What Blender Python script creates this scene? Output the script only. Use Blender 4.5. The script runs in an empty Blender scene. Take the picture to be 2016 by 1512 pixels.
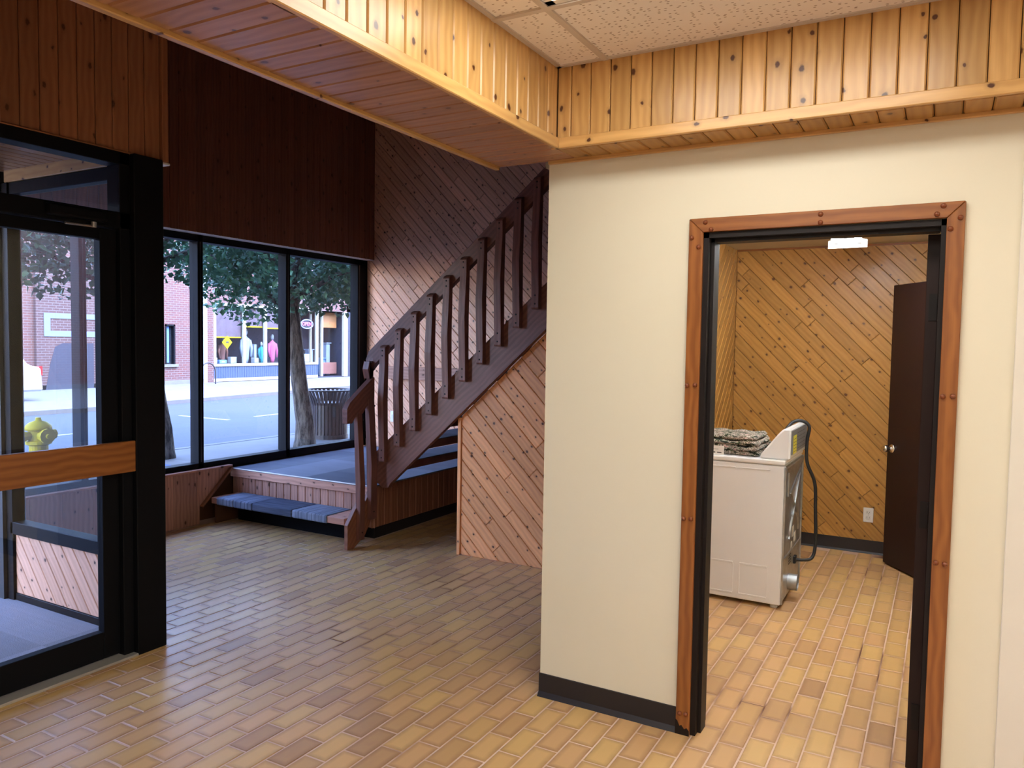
import bpy, bmesh, math, random
from mathutils import Vector, Matrix
random.seed(7)
SC = bpy.context.scene
COL = SC.collection
# ------------------------------------------------------------------ camera, world, sun, exposure
YAW, PITCH, ROLL, FPX, CAMZ = 0.511135, -0.052147, 0.015894, 1516.9, 1.62
def cam_axes():
    f = Vector((-math.sin(YAW)*math.cos(PITCH), math.cos(YAW)*math.cos(PITCH), math.sin(PITCH)))
    r = Vector((math.cos(YAW), math.sin(YAW), 0)); u = r.cross(f)
    return (math.cos(ROLL)*r + math.sin(ROLL)*u, -math.sin(ROLL)*r + math.cos(ROLL)*u, f)
CR, CU, CF = cam_axes()
cd = bpy.data.cameras.new('camera'); cam = bpy.data.objects.new('camera', cd); COL.objects.link(cam)
cd.sensor_fit = 'HORIZONTAL'; cd.sensor_width = 36.0; cd.lens = FPX/2016*36.0
cd.clip_start = 0.05; cd.clip_end = 300
cam.matrix_world = Matrix(((CR.x, CU.x, -CF.x, 0), (CR.y, CU.y, -CF.y, 0), (CR.z, CU.z, -CF.z, CAMZ), (0, 0, 0, 1)))
SC.camera = cam
w = bpy.data.worlds.new('sky'); SC.world = w; w.use_nodes = True
nt = w.node_tree; bg = nt.nodes['Background']
sky = nt.nodes.new('ShaderNodeTexSky'); sky.sky_type = 'NISHITA'; sky.sun_disc = False
sky.sun_elevation = math.radians(48); sky.sun_rotation = math.radians(70); sky.air_density = 1.2; sky.dust_density = 0.4; sky.ozone_density = 3.0
tint = nt.nodes.new('ShaderNodeMix'); tint.data_type = 'RGBA'; tint.blend_type = 'MULTIPLY'; tint.inputs[0].default_value = 1.0
tint.inputs[7].default_value = (1.0, 0.90, 1.08, 1)     # the camera's cool white balance
nt.links.new(sky.outputs[0], tint.inputs[6]); nt.links.new(tint.outputs[2], bg.inputs[0]); bg.inputs[1].default_value = 4.9
sl = bpy.data.lights.new('sun', 'SUN'); sl.energy = 4.6; sl.angle = 0.01; sl.color = (1.0, 0.93, 0.82)
so = bpy.data.objects.new('sun', sl); COL.objects.link(so)
so.rotation_euler = Vector((-0.78, 0.30, -0.86)).to_track_quat('-Z', 'Y').to_euler()
SC.view_settings.view_transform = 'Standard'; SC.view_settings.look = 'None'
SC.view_settings.gamma = 1; SC.view_settings.use_curve_mapping = False
SC.view_settings.exposure = 0.0
MAIN_LAMP = 12.6      # emission of the ceiling troffers
LAUNDRY_LAMP = 42.0  # emission of the laundry tubes

# ------------------------------------------------------------------ materials
MATS = {}
def newmat(name):
    m = bpy.data.materials.new(name); m.use_nodes = True; MATS[name] = m
    return m, m.node_tree, m.node_tree.nodes['Principled BSDF']
def N(t, ty, **kw):
    n = t.nodes.new(ty)
    for k, v in kw.items(): setattr(n, k, v)
    return n
def L(t, a, b): t.links.new(a, b)
def rgba(c): return (c[0], c[1], c[2], 1.0)
def mathn(t, op, a, b=None, clamp=False):
    n = N(t, 'ShaderNodeMath', operation=op, use_clamp=clamp)
    for i, v in enumerate((a, b)):
        if v is None: continue
        if isinstance(v, (int, float)): n.inputs[i].default_value = v
        else: L(t, v, n.inputs[i])
    return n.outputs[0]
def mixc(t, fac, a, b, mode='MIX'):
    n = N(t, 'ShaderNodeMix', data_type='RGBA', blend_type=mode)
    for i, v in ((0, fac), (6, a), (7, b)):
        if isinstance(v, (int, float)): n.inputs[i].default_value = v
        elif isinstance(v, tuple): n.inputs[i].default_value = rgba(v)
        else: L(t, v, n.inputs[i])
    return n.outputs[2]
def vmul(t, v, s):
    n = N(t, 'ShaderNodeVectorMath', operation='MULTIPLY'); L(t, v, n.inputs[0]); n.inputs[1].default_value = s
    return n.outputs[0]
def bump(t, p, h, strength, dist=0.01):
    b = N(t, 'ShaderNodeBump'); b.inputs['Strength'].default_value = strength; b.inputs['Distance'].default_value = dist
    L(t, h, b.inputs['Height']); L(t, b.outputs[0], p.inputs['Normal'])
def ramp(t, f, stops):
    r = N(t, 'ShaderNodeValToRGB'); L(t, f, r.inputs[0])
    e = r.color_ramp.elements
    while len(e) < len(stops): e.new(0.5)
    for q, (pos, c) in zip(e, stops): q.position = pos; q.color = rgba(c)
    return r.outputs[0]
def noise(t, v, scale, detail=3, rough=0.55):
    n = N(t, 'ShaderNodeTexNoise'); L(t, v, n.inputs['Vector'])
    n.inputs['Scale'].default_value = scale; n.inputs['Detail'].default_value = detail; n.inputs['Roughness'].default_value = rough
    return n.outputs[0]
def plain(name, col, rough=0.5, metal=0.0, var=0.06, vscale=6.0, bmp=0.0, spec=0.5):
    m, t, p = newmat(name)
    tc = N(t, 'ShaderNodeTexCoord'); f = noise(t, tc.outputs['Object'], vscale)
    d = tuple(c*(1-var*2) for c in col); u = tuple(min(1, c*(1+var*2)) for c in col)
    L(t, mixc(t, f, d, u), p.inputs['Base Color'])
    p.inputs['Roughness'].default_value = rough; p.inputs['Metallic'].default_value = metal
    p.inputs['Specular IOR Level'].default_value = spec
    if bmp: bump(t, p, noise(t, tc.outputs['Object'], vscale*12), bmp, 0.004)
    return m
def wood(name, light, dark, knot=(0.085, 0.026, 0.008), rough=0.34, knots=0.5, grain=60, streak=0.6, var=0.25, kscale=(6, 11)):
    """plank wood: object X is the grain direction, every object gets its own cut"""
    m, t, p = newmat(name)
    tc = N(t, 'ShaderNodeTexCoord'); oi = N(t, 'ShaderNodeObjectInfo')
    off = N(t, 'ShaderNodeCombineXYZ'); L(t, mathn(t, 'MULTIPLY', oi.outputs['Random'], 61.0), off.inputs[0])
    L(t, mathn(t, 'MULTIPLY', oi.outputs['Random'], 23.0), off.inputs[1])
    ad = N(t, 'ShaderNodeVectorMath', operation='ADD'); L(t, tc.outputs['Object'], ad.inputs[0]); L(t, off.outputs[0], ad.inputs[1])
    v = ad.outputs[0]
    g1 = noise(t, vmul(t, v, (1.6, grain, grain)), 1.0, 4, 0.6)
    wv = N(t, 'ShaderNodeTexWave', wave_type='BANDS', bands_direction='Y'); L(t, vmul(t, v, (0.55, 1, 1)), wv.inputs['Vector'])
    wv.inputs['Scale'].default_value = 9; wv.inputs['Distortion'].default_value = 5.5; wv.inputs['Detail'].default_value = 2; wv.inputs['Detail Scale'].default_value = 0.9
    g = mathn(t, 'ADD', mathn(t, 'MULTIPLY', g1, 1-streak*0.5), mathn(t, 'MULTIPLY', wv.outputs[1], streak*0.5))
    base = mixc(t, mathn(t, 'SUBTRACT', mathn(t, 'MULTIPLY', g, 1.5), 0.25, True), light, dark)
    big = noise(t, vmul(t, v, (0.8, 3, 3)), 1.0, 2)
    val = mathn(t, 'ADD', mathn(t, 'MULTIPLY', oi.outputs['Random'], var), mathn(t, 'ADD', mathn(t, 'MULTIPLY', big, 0.35), 1.0-var*0.5-0.175))
    vc = N(t, 'ShaderNodeCombineColor'); [L(t, val, vc.inputs[i]) for i in range(3)]
    base = mixc(t, 1.0, base, vc.outputs[0], 'MULTIPLY')
    if knots > 0:
        dn = N(t, 'ShaderNodeTexNoise'); L(t, v, dn.inputs['Vector']); dn.inputs['Scale'].default_value = 55; dn.inputs['Detail'].default_value = 2
        dm = N(t, 'ShaderNodeVectorMath', operation='MULTIPLY_ADD'); L(t, dn.outputs['Color'], dm.inputs[0]); dm.inputs[1].default_value = (0.10, 0.14, 0); L(t, vmul(t, v, (kscale[0], kscale[1], 1)), dm.inputs[2])
        vo = N(t, 'ShaderNodeTexVoronoi', voronoi_dimensions='2D'); L(t, dm.outputs[0], vo.inputs['Vector'])
        vo.inputs['Scale'].default_value = 1.0; vo.inputs['Randomness'].default_value = 0.9
        sp = N(t, 'ShaderNodeSeparateColor'); L(t, vo.outputs['Color'], sp.inputs[0])
        has = mathn(t, 'LESS_THAN', sp.outputs[0], knots)
        rad = mathn(t, 'ADD', mathn(t, 'MULTIPLY', sp.outputs[1], 0.075), 0.042)
        q = mathn(t, 'DIVIDE', vo.outputs['Distance'], rad)
        k = mathn(t, 'MULTIPLY', mathn(t, 'MULTIPLY', mathn(t, 'SUBTRACT', 1.15, q), 2.2, True), has)
        halo = mathn(t, 'MULTIPLY', mathn(t, 'MULTIPLY', mathn(t, 'SUBTRACT', 1.0, mathn(t, 'MULTIPLY', q, 0.4), True), has), 0.55)
        base = mixc(t, halo, base, tuple(0.55*c for c in dark)); base = mixc(t, k, base, knot)
    L(t, base, p.inputs['Base Color']); p.inputs['Roughness'].default_value = rough
    bump(t, p, g1, 0.12, 0.003)
    return m
def glass(name, tint=(0.97, 0.985, 0.98)):
    m, t, p = newmat(name); t.nodes.remove(p)
    out = t.nodes['Material Output']; tr = N(t, 'ShaderNodeBsdfTransparent'); tr.inputs[0].default_value = rgba(tint)
    gl = N(t, 'ShaderNodeBsdfGlossy'); gl.inputs['Roughness'].default_value = 0.0; gl.inputs[0].default_value = (1, 1, 1, 1)
    fr = N(t, 'ShaderNodeFresnel'); fr.inputs[0].default_value = 1.5
    ge = N(t, 'ShaderNodeNewGeometry'); front = mathn(t, 'SUBTRACT', 1.0, ge.outputs['Backfacing'])   # only the outer face of a pane reflects
    mx = N(t, 'ShaderNodeMixShader'); L(t, mathn(t, 'MULTIPLY', fr.outputs[0], front), mx.inputs[0]); L(t, tr.outputs[0], mx.inputs[1]); L(t, gl.outputs[0], mx.inputs[2])
    L(t, mx.outputs[0], out.inputs[0]); return m
def emit(name, col, s):
    m, t, p = newmat(name); p.inputs['Base Color'].default_value = rgba(col)
    p.inputs['Emission Color'].default_value = rgba(col); p.inputs['Emission Strength'].default_value = s; return m

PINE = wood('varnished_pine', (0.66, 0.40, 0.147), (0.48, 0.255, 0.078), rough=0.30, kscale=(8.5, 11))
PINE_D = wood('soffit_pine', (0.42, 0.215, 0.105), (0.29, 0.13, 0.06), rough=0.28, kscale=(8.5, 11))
PINE_V = wood('lamplit_header_pine', (0.36, 0.145, 0.068), (0.25, 0.088, 0.04), rough=0.4, knots=0.3)  # lighter copy of the header wood, room lamp light put into the colour
PINE_L = wood('laundry_pine', (0.52, 0.275, 0.07), (0.37, 0.17, 0.036), rough=0.33, knots=0.6, kscale=(9, 11))
PINE_S = wood('stair_wall_pine', (0.88, 0.48, 0.30), (0.68, 0.33, 0.19), rough=0.42, knots=0.6, kscale=(10, 12))
PINE_U = wood('lamplit_understair_pine', (0.92, 0.43, 0.175), (0.72, 0.30, 0.115), rough=0.42, knots=0.6, kscale=(10, 12))  # same pine as the stair wall, warm lamp light put into the colour
PINE_H = wood('shaded_header_pine', (0.25, 0.092, 0.048), (0.165, 0.055, 0.029), rough=0.4, knots=0.3)  # same header wood, backlit shade put into the colour
PINE_W = wood('worn_pine', (0.56, 0.28, 0.185), (0.34, 0.15, 0.095), rough=0.5, knots=0.5, var=0.4)
BROWN = wood('brown_stained_wood', (0.25, 0.105, 0.078), (0.13, 0.05, 0.038), rough=0.42, knots=0.0, grain=80)
STEPW = wood('step_side_wood', (0.36, 0.145, 0.075), (0.20, 0.07, 0.036), rough=0.45, knots=0.0, grain=80)
OAK = wood('orange_oak', (0.37, 0.135, 0.032), (0.20, 0.062, 0.013), rough=0.36, knots=0.0, grain=85, streak=0.75, var=0.1)
BACKW = plain('groove_brown', (0.10, 0.035, 0.012), 0.8)
BLACK = plain('black_aluminium', (0.004, 0.0042, 0.0055), 0.6, spec=0.12)
BLKSTEEL = plain('dark_steel_frame', (0.009, 0.006, 0.006), 0.5, spec=0.3)
DOORB = plain('dark_brown_door', (0.020, 0.008, 0.007), 0.45, var=0.05, spec=0.3)
VINYL = plain('black_vinyl', (0.018, 0.015, 0.017), 0.5, bmp=0.05)
CREAM = plain('cream_paint', (0.79, 0.745, 0.58), 0.55, var=0.015, vscale=1.5, bmp=0.04)
WHITEP = plain('white_paint', (0.80, 0.77, 0.72), 0.5, var=0.02)
BEIGE = plain('beige_ceiling_paint', (0.52, 0.43, 0.29), 0.7, var=0.03)
GREYP = plain('dark_grey_panel', (0.022, 0.023, 0.024), 0.5)
ENAMEL = plain('white_enamel', (0.87, 0.88, 0.89), 0.22, var=0.012)
GALV = plain('galvanised_steel', (0.46, 0.47, 0.47), 0.36, metal=0.85, var=0.25, vscale=14)
CHROME = plain('chrome', (0.8, 0.8, 0.8), 0.12, metal=1.0)
BOLT = plain('dark_bolt', (0.012, 0.008, 0.008), 0.5, metal=0.4)
RUBBER = plain('black_rubber', (0.012, 0.012, 0.013), 0.45)
GRID = plain('ceiling_grid_tan', (0.60, 0.52, 0.44), 0.6, var=0.03)
PLATE = plain('white_plastic', (0.85, 0.83, 0.78), 0.35)
SLOT = plain('outlet_slot', (0.05, 0.045, 0.04), 0.6)
YLABEL = plain('yellow_label', (0.72, 0.62, 0.05), 0.5)
GLABEL = plain('grey_label', (0.16, 0.16, 0.17), 0.5)
ALU = plain('aluminium_threshold', (0.55, 0.52, 0.46), 0.4, metal=0.5)
GLASS = glass('window_glass')
TUBE = emit('lit_tube', (0.96, 1.0, 1.07), LAUNDRY_LAMP)
DIFF = emit('lit_diffuser', (1.0, 0.985, 0.93), MAIN_LAMP)
# outdoors
ASPHALT = plain('asphalt', (0.034, 0.038, 0.043), 0.85, var=0.2, vscale=30)
CONC = plain('pale_concrete', (0.125, 0.12, 0.112), 0.85, var=0.12, vscale=3)
PAINTW = plain('white_road_paint', (0.22, 0.22, 0.22), 0.7)
PAINTB = plain('blue_road_paint', (0.01, 0.06, 0.28), 0.7)
SHOPB = plain('slate_blue_boards', (0.035, 0.055, 0.10), 0.5)
SHOPW = plain('cream_shop_trim', (0.30, 0.28, 0.22), 0.5)
DARKIN = plain('shop_interior', (0.02, 0.023, 0.035), 0.8)
BLIND = plain('mauve_blind', (0.10, 0.07, 0.085), 0.8, var=0.2, vscale=4)
ORANGEP = plain('orange_board', (0.30, 0.13, 0.04), 0.6)
YELLOW = plain('yellow_paint', (0.40, 0.30, 0.006), 0.6, spec=0.15)
CANB = plain('dark_bronze_metal', (0.022, 0.018, 0.020), 0.45)
CARD = plain('dark_car_paint', (0.02, 0.016, 0.018), 0.25)
CARW = plain('white_car_paint', (0.45, 0.45, 0.45), 0.2)
TYRE = plain('tyre', (0.01, 0.01, 0.01), 0.8)
CARGL = plain('car_glass', (0.02, 0.025, 0.03), 0.08)
NEONP = emit('neon_pink', (0.85, 0.15, 0.5), 1.2)
NEONB = emit('neon_blue', (0.2, 0.25, 0.8), 0.8)
PINKC = plain('pink_cloth', (0.40, 0.08, 0.18), 0.8)
TEALC = plain('teal_cloth', (0.015, 0.20, 0.22), 0.8)
GREYC = plain('grey_blue_cloth', (0.22, 0.27, 0.34), 0.8)
BRNC = plain('brown_cloth', (0.16, 0.07, 0.05), 0.8)
PALEC = plain('pale_goods', (0.28, 0.31, 0.32), 0.7)
BLUEC = plain('blue_goods', (0.10, 0.20, 0.42), 0.7)

def bark_mat():
    m, t, p = newmat('tree_bark'); tc = N(t, 'ShaderNodeTexCoord')
    n = noise(t, vmul(t, tc.outputs['Object'], (14, 14, 3)), 1.5, 5, 0.7)
    L(t, ramp(t, n, [(0.40, (0.02, 0.018, 0.014)), (0.60, (0.17, 0.145, 0.115))]), p.inputs['Base Color'])
    p.inputs['Roughness'].default_value = 0.9; bump(t, p, n, 1.0, 0.04); return m
def leaf_mat():
    m, t, p = newmat('tree_leaves'); tc = N(t, 'ShaderNodeTexCoord')
    n = noise(t, tc.outputs['Object'], 3.5, 3)
    L(t, ramp(t, n, [(0.3, (0.022, 0.075, 0.042)), (0.55, (0.055, 0.165, 0.08)), (0.75, (0.15, 0.32, 0.12))]), p.inputs['Base Color'])
    p.inputs['Roughness'].default_value = 0.45; return m
def brick_mat(name, c1, c2, mortar, flip):
    m, t, p = newmat(name); tc = N(t, 'ShaderNodeTexCoord'); s = N(t, 'ShaderNodeSeparateXYZ'); L(t, tc.outputs['Object'], s.inputs[0])
    c = N(t, 'ShaderNodeCombineXYZ'); L(t, s.outputs[0 if flip else 1], c.inputs[0]); L(t, s.outputs[2], c.inputs[1])
    b = N(t, 'ShaderNodeTexBrick'); L(t, c.outputs[0], b.inputs['Vector'])
    b.inputs['Color1'].default_value = rgba(c1); b.inputs['Color2'].default_value = rgba(c2); b.inputs['Mortar'].default_value = rgba(mortar)
    b.inputs['Scale'].default_value = 1.0; b.inputs['Brick Width'].default_value = 0.23; b.inputs['Row Height'].default_value = 0.078
    b.inputs['Mortar Size'].default_value = 0.009; b.inputs['Bias'].default_value = 0.0
    n = noise(t, c.outputs[0], 1.2, 3)
    L(t, mixc(t, mathn(t, 'MULTIPLY', n, 0.5), b.outputs[0], (0.115, 0.06, 0.045)), p.inputs['Base Color'])
    p.inputs['Roughness'].default_value = 0.85; bump(t, p, b.outputs['Fac'], -0.4, 0.01); return m
BARK, LEAF = bark_mat(), leaf_mat()
BRICK = brick_mat('red_brick', (0.115, 0.036, 0.026), (0.085, 0.034, 0.03), (0.145, 0.125, 0.115), False)
BRICK2 = brick_mat('reflected_brown_brick', (0.062, 0.026, 0.022), (0.05, 0.023, 0.021), (0.13, 0.11, 0.105), False)  # brick of the bay that stands for the glass reflection

def carpet_mat(name, cols, tile, line):
    m, t, p = newmat(name); tc = N(t, 'ShaderNodeTexCoord'); v = tc.outputs['Object']
    vo = N(t, 'ShaderNodeTexVoronoi', feature='F1', distance='CHEBYCHEV'); L(t, vmul(t, v, (1, 1, 0)), vo.inputs['Vector'])
    vo.inputs['Scale'].default_value = 1/tile; vo.inputs['Randomness'].default_value = 0.0
    s = N(t, 'ShaderNodeSeparateColor'); L(t, vo.outputs['Color'], s.inputs[0])
    f = noise(t, v, 220, 2); st = noise(t, vmul(t, v, (2, line, 2)), 1.0, 2)
    k = mathn(t, 'ADD', mathn(t, 'MULTIPLY', s.outputs[0], 0.55), mathn(t, 'ADD', mathn(t, 'MULTIPLY', f, 0.3), mathn(t, 'MULTIPLY', st, 0.25)))
    L(t, mixc(t, k, cols[0], cols[1]), p.inputs['Base Color']); p.inputs['Roughness'].default_value = 0.95
    p.inputs['Specular IOR Level'].default_value = 0.15; bump(t, p, f, 0.6, 0.004); return m
CARPET = carpet_mat('blue_grey_carpet', ((0.05, 0.054, 0.07), (0.26, 0.275, 0.32)), 0.5, 8)
CARPET_T = carpet_mat('ribbed_step_carpet', ((0.025, 0.03, 0.045), (0.17, 0.19, 0.24)), 0.38, 90)
def rib_mat(name, d, l, axis):
    m, t, p = newmat(name); tc = N(t, 'ShaderNodeTexCoord'); oi = N(t, 'ShaderNodeObjectInfo')
    sc_ = (70, 3, 3) if axis == 'X' else (3, 45, 70)
    g = noise(t, vmul(t, tc.outputs['Object'], sc_), 1.0, 2); f = noise(t, tc.outputs['Object'], 260, 2)
    k = mathn(t, 'ADD', mathn(t, 'MULTIPLY', mathn(t, 'SUBTRACT', g, 0.35), 1.6), mathn(t, 'MULTIPLY', oi.outputs['Random'], 0.3), True)
    L(t, mixc(t, k, d, l), p.inputs['Base Color']); p.inputs['Roughness'].default_value = 0.95; p.inputs['Specular IOR Level'].default_value = 0.15
    bump(t, p, f, 0.5, 0.004); return m
CARPET_R1 = rib_mat('pale_ribbed_carpet', (0.05, 0.058, 0.085), (0.30, 0.33, 0.40), 'X')
CARPET_R2 = rib_mat('dark_ribbed_carpet', (0.022, 0.028, 0.045), (0.12, 0.135, 0.18), 'Y')
MATC = carpet_mat('grey_mat', ((0.10, 0.095, 0.10), (0.30, 0.285, 0.30)), 0.9, 40)

def tile_mat():
    m, t, p = newmat('ceramic_floor_tile'); a = N(t, 'ShaderNodeAttribute', attribute_name='tc'); oi = N(t, 'ShaderNodeObjectInfo')
    s = N(t, 'ShaderNodeSeparateXYZ'); L(t, a.outputs['Vector'], s.inputs[0])
    rnd = mathn(t, 'FRACT', mathn(t, 'ADD', mathn(t, 'MULTIPLY', s.outputs[2], 1.0), mathn(t, 'MULTIPLY', oi.outputs['Random'], 7.31)))
    ax = mathn(t, 'ABSOLUTE', s.outputs[0]); ay = mathn(t, 'ABSOLUTE', s.outputs[1])
    ex = mathn(t, 'SUBTRACT', 0.0505, ax); ey = mathn(t, 'SUBTRACT', 0.103, ay)
    ed = mathn(t, 'MINIMUM', ex, ey)
    tc = N(t, 'ShaderNodeTexCoord'); geo = N(t, 'ShaderNodeNewGeometry')
    n = noise(t, geo.outputs['Position'], 14, 4, 0.6)
    e = mathn(t, 'MULTIPLY', mathn(t, 'SUBTRACT', 1.0, mathn(t, 'MULTIPLY', ed, 38), True), mathn(t, 'ADD', mathn(t, 'MULTIPLY', n, 0.9), mathn(t, 'MULTIPLY', rnd, 0.25)), True)
    base = ramp(t, rnd, [(0.0, (0.52, 0.295, 0.125)), (0.3, (0.69, 0.435, 0.155)), (0.65, (0.65, 0.37, 0.17)), (0.88, (0.56, 0.32, 0.14)), (1.0, (0.37, 0.195, 0.10))])
    base = mixc(t, mathn(t, 'MULTIPLY', n, 0.5), base, (0.64, 0.42, 0.165))
    L(t, mixc(t, mathn(t, 'MULTIPLY', e, 0.85), base, (0.24, 0.11, 0.055)), p.inputs['Base Color'])
    L(t, mathn(t, 'ADD', mathn(t, 'MULTIPLY', n, 0.2), 0.30), p.inputs['Roughness'])
    bump(t, p, n, 0.06, 0.004); return m
TILE = tile_mat()
def grout_mat():
    m, t, p = newmat('floor_grout'); geo = N(t, 'ShaderNodeNewGeometry'); n = noise(t, geo.outputs['Position'], 1.3, 3)
    L(t, ramp(t, n, [(0.34, (0.15, 0.06, 0.03)), (0.42, (0.62, 0.42, 0.31)), (0.7, (0.80, 0.60, 0.47))]), p.inputs['Base Color'])
    p.inputs['Roughness'].default_value = 0.8; return m
GROUT = grout_mat()
def acoustic_mat():
    m, t, p = newmat('acoustic_ceiling_tile'); tc = N(t, 'ShaderNodeTexCoord')
    v = N(t, 'ShaderNodeTexVoronoi', voronoi_dimensions='2D'); L(t, vmul(t, tc.outputs['Object'], (42, 80, 1)), v.inputs['Vector']); v.inputs['Scale'].default_value = 1
    s = N(t, 'ShaderNodeSeparateColor'); L(t, v.outputs['Color'], s.inputs[0])
    hole = mathn(t, 'MULTIPLY', mathn(t, 'LESS_THAN', v.outputs['Distance'], 0.22), mathn(t, 'LESS_THAN', s.outputs[0], 0.40))
    n = noise(t, tc.outputs['Object'], 5)
    L(t, mixc(t, hole, mixc(t, n, (0.86, 0.80, 0.73), (0.90, 0.84, 0.77)), (0.42, 0.33, 0.26)), p.inputs['Base Color'])
    p.inputs['Roughness'].default_value = 0.9; bump(t, p, hole, -0.6, 0.006); return m
ACOUS = acoustic_mat()
def camo_mat():
    m, t, p = newmat('camouflage_cloth'); tc = N(t, 'ShaderNodeTexCoord')
    n = noise(t, vmul(t, tc.outputs['Object'], (22, 22, 60)), 1.0, 4, 0.7)
    cr = N(t, 'ShaderNodeValToRGB'); L(t, n, cr.inputs[0]); cr.color_ramp.interpolation = 'CONSTANT'
    st_ = [(0.0, (0.015, 0.015, 0.012)), (0.43, (0.05, 0.08, 0.03)), (0.48, (0.62, 0.54, 0.47)), (0.53, (0.03, 0.03, 0.02)), (0.57, (0.22, 0.15, 0.10)), (0.61, (0.70, 0.62, 0.56)), (0.66, (0.60, 0.26, 0.27))]
    for _ in range(len(st_)-2): cr.color_ramp.elements.new(0.5)
    for q, (pos, c) in zip(cr.color_ramp.elements, st_): q.position = pos; q.color = rgba(c)
    L(t, cr.outputs[0], p.inputs['Base Color'])
    p.inputs['Roughness'].default_value = 0.9; return m
CAMO = camo_mat()

# ------------------------------------------------------------------ geometry helpers
def link(name, me, mat, parent=None, matrix=None):
    o = bpy.data.objects.new(name, me); COL.objects.link(o)
    if mat is not None and not me.materials: me.materials.append(mat)
    if parent is not None: o.parent = parent
    if matrix is not None: o.matrix_basis = matrix
    return o
def tag(o, label, cat, group=None, kind=None):
    o['label'] = label; o['category'] = cat
    if group: o['group'] = group
    if kind: o['kind'] = kind
    return o
def empty(name, loc, label, cat, group=None, kind=None, rotz=0):
    o = bpy.data.objects.new(name, None); COL.objects.link(o); o.empty_display_size = 0.1
    o.location = loc; o.rotation_euler = (0, 0, rotz)
    return tag(o, label, cat, group, kind)
class MB:
    def __init__(s): s.bm = bmesh.new()
    def box(s, x0, x1, y0, y1, z0, z1, bev=0.0, seg=1):
        g = bmesh.ops.create_cube(s.bm, size=1.0)
        for v in g['verts']:
            v.co = Vector(((x0+x1)/2+v.co.x*(x1-x0), (y0+y1)/2+v.co.y*(y1-y0), (z0+z1)/2+v.co.z*(z1-z0)))
        if bev > 0:
            es = list({e for v in g['verts'] for e in v.link_edges})
            bmesh.ops.bevel(s.bm, geom=es, offset=bev, segments=seg, affect='EDGES', profile=0.5)
        return s
    def prism(s, pts, axis, a, b, bev=0.0):
        """polygon pts (p,q) extruded along axis from a to b. axis X: (y,z); Y: (x,z); Z: (x,y)"""
        def mk(p, d): return {'X': (d, p[0], p[1]), 'Y': (p[0], d, p[1]), 'Z': (p[0], p[1], d)}[axis]
        va = [s.bm.verts.new(mk(p, a)) for p in pts]; vb = [s.bm.verts.new(mk(p, b)) for p in pts]
        n = len(pts); fs = [s.bm.faces.new(va), s.bm.faces.new(vb[::-1])]
        for i in range(n): fs.append(s.bm.faces.new((va[i], vb[i], vb[(i+1) % n], va[(i+1) % n])))
        bmesh.ops.recalc_face_normals(s.bm, faces=fs)
        if bev > 0: bmesh.ops.bevel(s.bm, geom=list({e for f in fs for e in f.edges}), offset=bev, segments=1, affect='EDGES')
        return s
    def tube(s, path, radii, seg=10, caps=True):
        path = [Vector(p) for p in path]
        if isinstance(radii, (int, float)): radii = [radii]*len(path)
        rings = []; up = None
        for i, p in enumerate(path):
            d = (path[min(i+1, len(path)-1)]-path[max(i-1, 0)]).normalized()
            if up is None: up = Vector((0, 0, 1)) if abs(d.z) < 0.9 else Vector((1, 0, 0))
            a = d.cross(up).normalized(); up = a.cross(d).normalized()
            rings.append([s.bm.verts.new(p+radii[i]*(math.cos(2*math.pi*k/seg)*a+math.sin(2*math.pi*k/seg)*up)) for k in range(seg)])
        for r0, r1 in zip(rings, rings[1:]):
            for k in range(seg): s.bm.faces.new((r0[k], r0[(k+1) % seg], r1[(k+1) % seg], r1[k]))
        if caps: s.bm.faces.new(rings[0][::-1]); s.bm.faces.new(rings[-1])
        return s
    def lathe(s, prof, center=(0, 0, 0), seg=20, caps=True):
        c = Vector(center); rings = [[s.bm.verts.new(c+Vector((r*math.cos(2*math.pi*k/seg), r*math.sin(2*math.pi*k/seg), z))) for k in range(seg)] for r, z in prof]
        for r0, r1 in zip(rings, rings[1:]):
            for k in range(seg): s.bm.faces.new((r0[k], r0[(k+1) % seg], r1[(k+1) % seg], r1[k]))
        if caps:
            s.bm.faces.new(rings[0][::-1]); s.bm.faces.new(rings[-1])
        return s
    def xf(s, M): bmesh.ops.transform(s.bm, matrix=M, verts=s.bm.verts[:]); return s
    def mesh(s, name, smooth=False):
        bmesh.ops.recalc_face_normals(s.bm, faces=s.bm.faces[:])
        me = bpy.data.meshes.new(name); s.bm.to_mesh(me); s.bm.free()
        if smooth: me.shade_smooth()
        return me
    def build(s, name, mat, parent=None, matrix=None, smooth=False): return link(name, s.mesh(name, smooth), mat, parent, matrix)
def axes_matrix(o, x, y, z):
    return Matrix(((x[0], y[0], z[0], o[0]), (x[1], y[1], z[1], o[1]), (x[2], y[2], z[2], o[2]), (0, 0, 0, 1)))
def board(name, mat, parent, a, b, width_dir, w, th, bev=0.003):
    """straight board from a to b with object X along the grain"""
    a, b = Vector(a), Vector(b); x = (b-a).normalized(); y = Vector(width_dir).normalized(); z = x.cross(y)
    l = (b-a).length
    return MB().box(-l/2, l/2, -w/2, w/2, -th/2, th/2, bev).build(name, mat, parent, axes_matrix((a+b)/2, x, y, z))
def poly_board(name, mat, parent, pts3, normal, th, grain, bev=0.002):
    """flat board cut to a polygon (3d points on its back face), extruded along normal, object X along grain"""
    z = Vector(normal).normalized(); x = Vector(grain); x = (x-x.dot(z)*z).normalized(); y = z.cross(x)
    c = sum((Vector(p) for p in pts3), Vector())/len(pts3)
    loc = [((Vector(p)-c).dot(x), (Vector(p)-c).dot(y)) for p in pts3]
    return MB().prism(loc, 'Z', 0, th, bev).build(name, mat, parent, axes_matrix(c, x, y, z))
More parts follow.
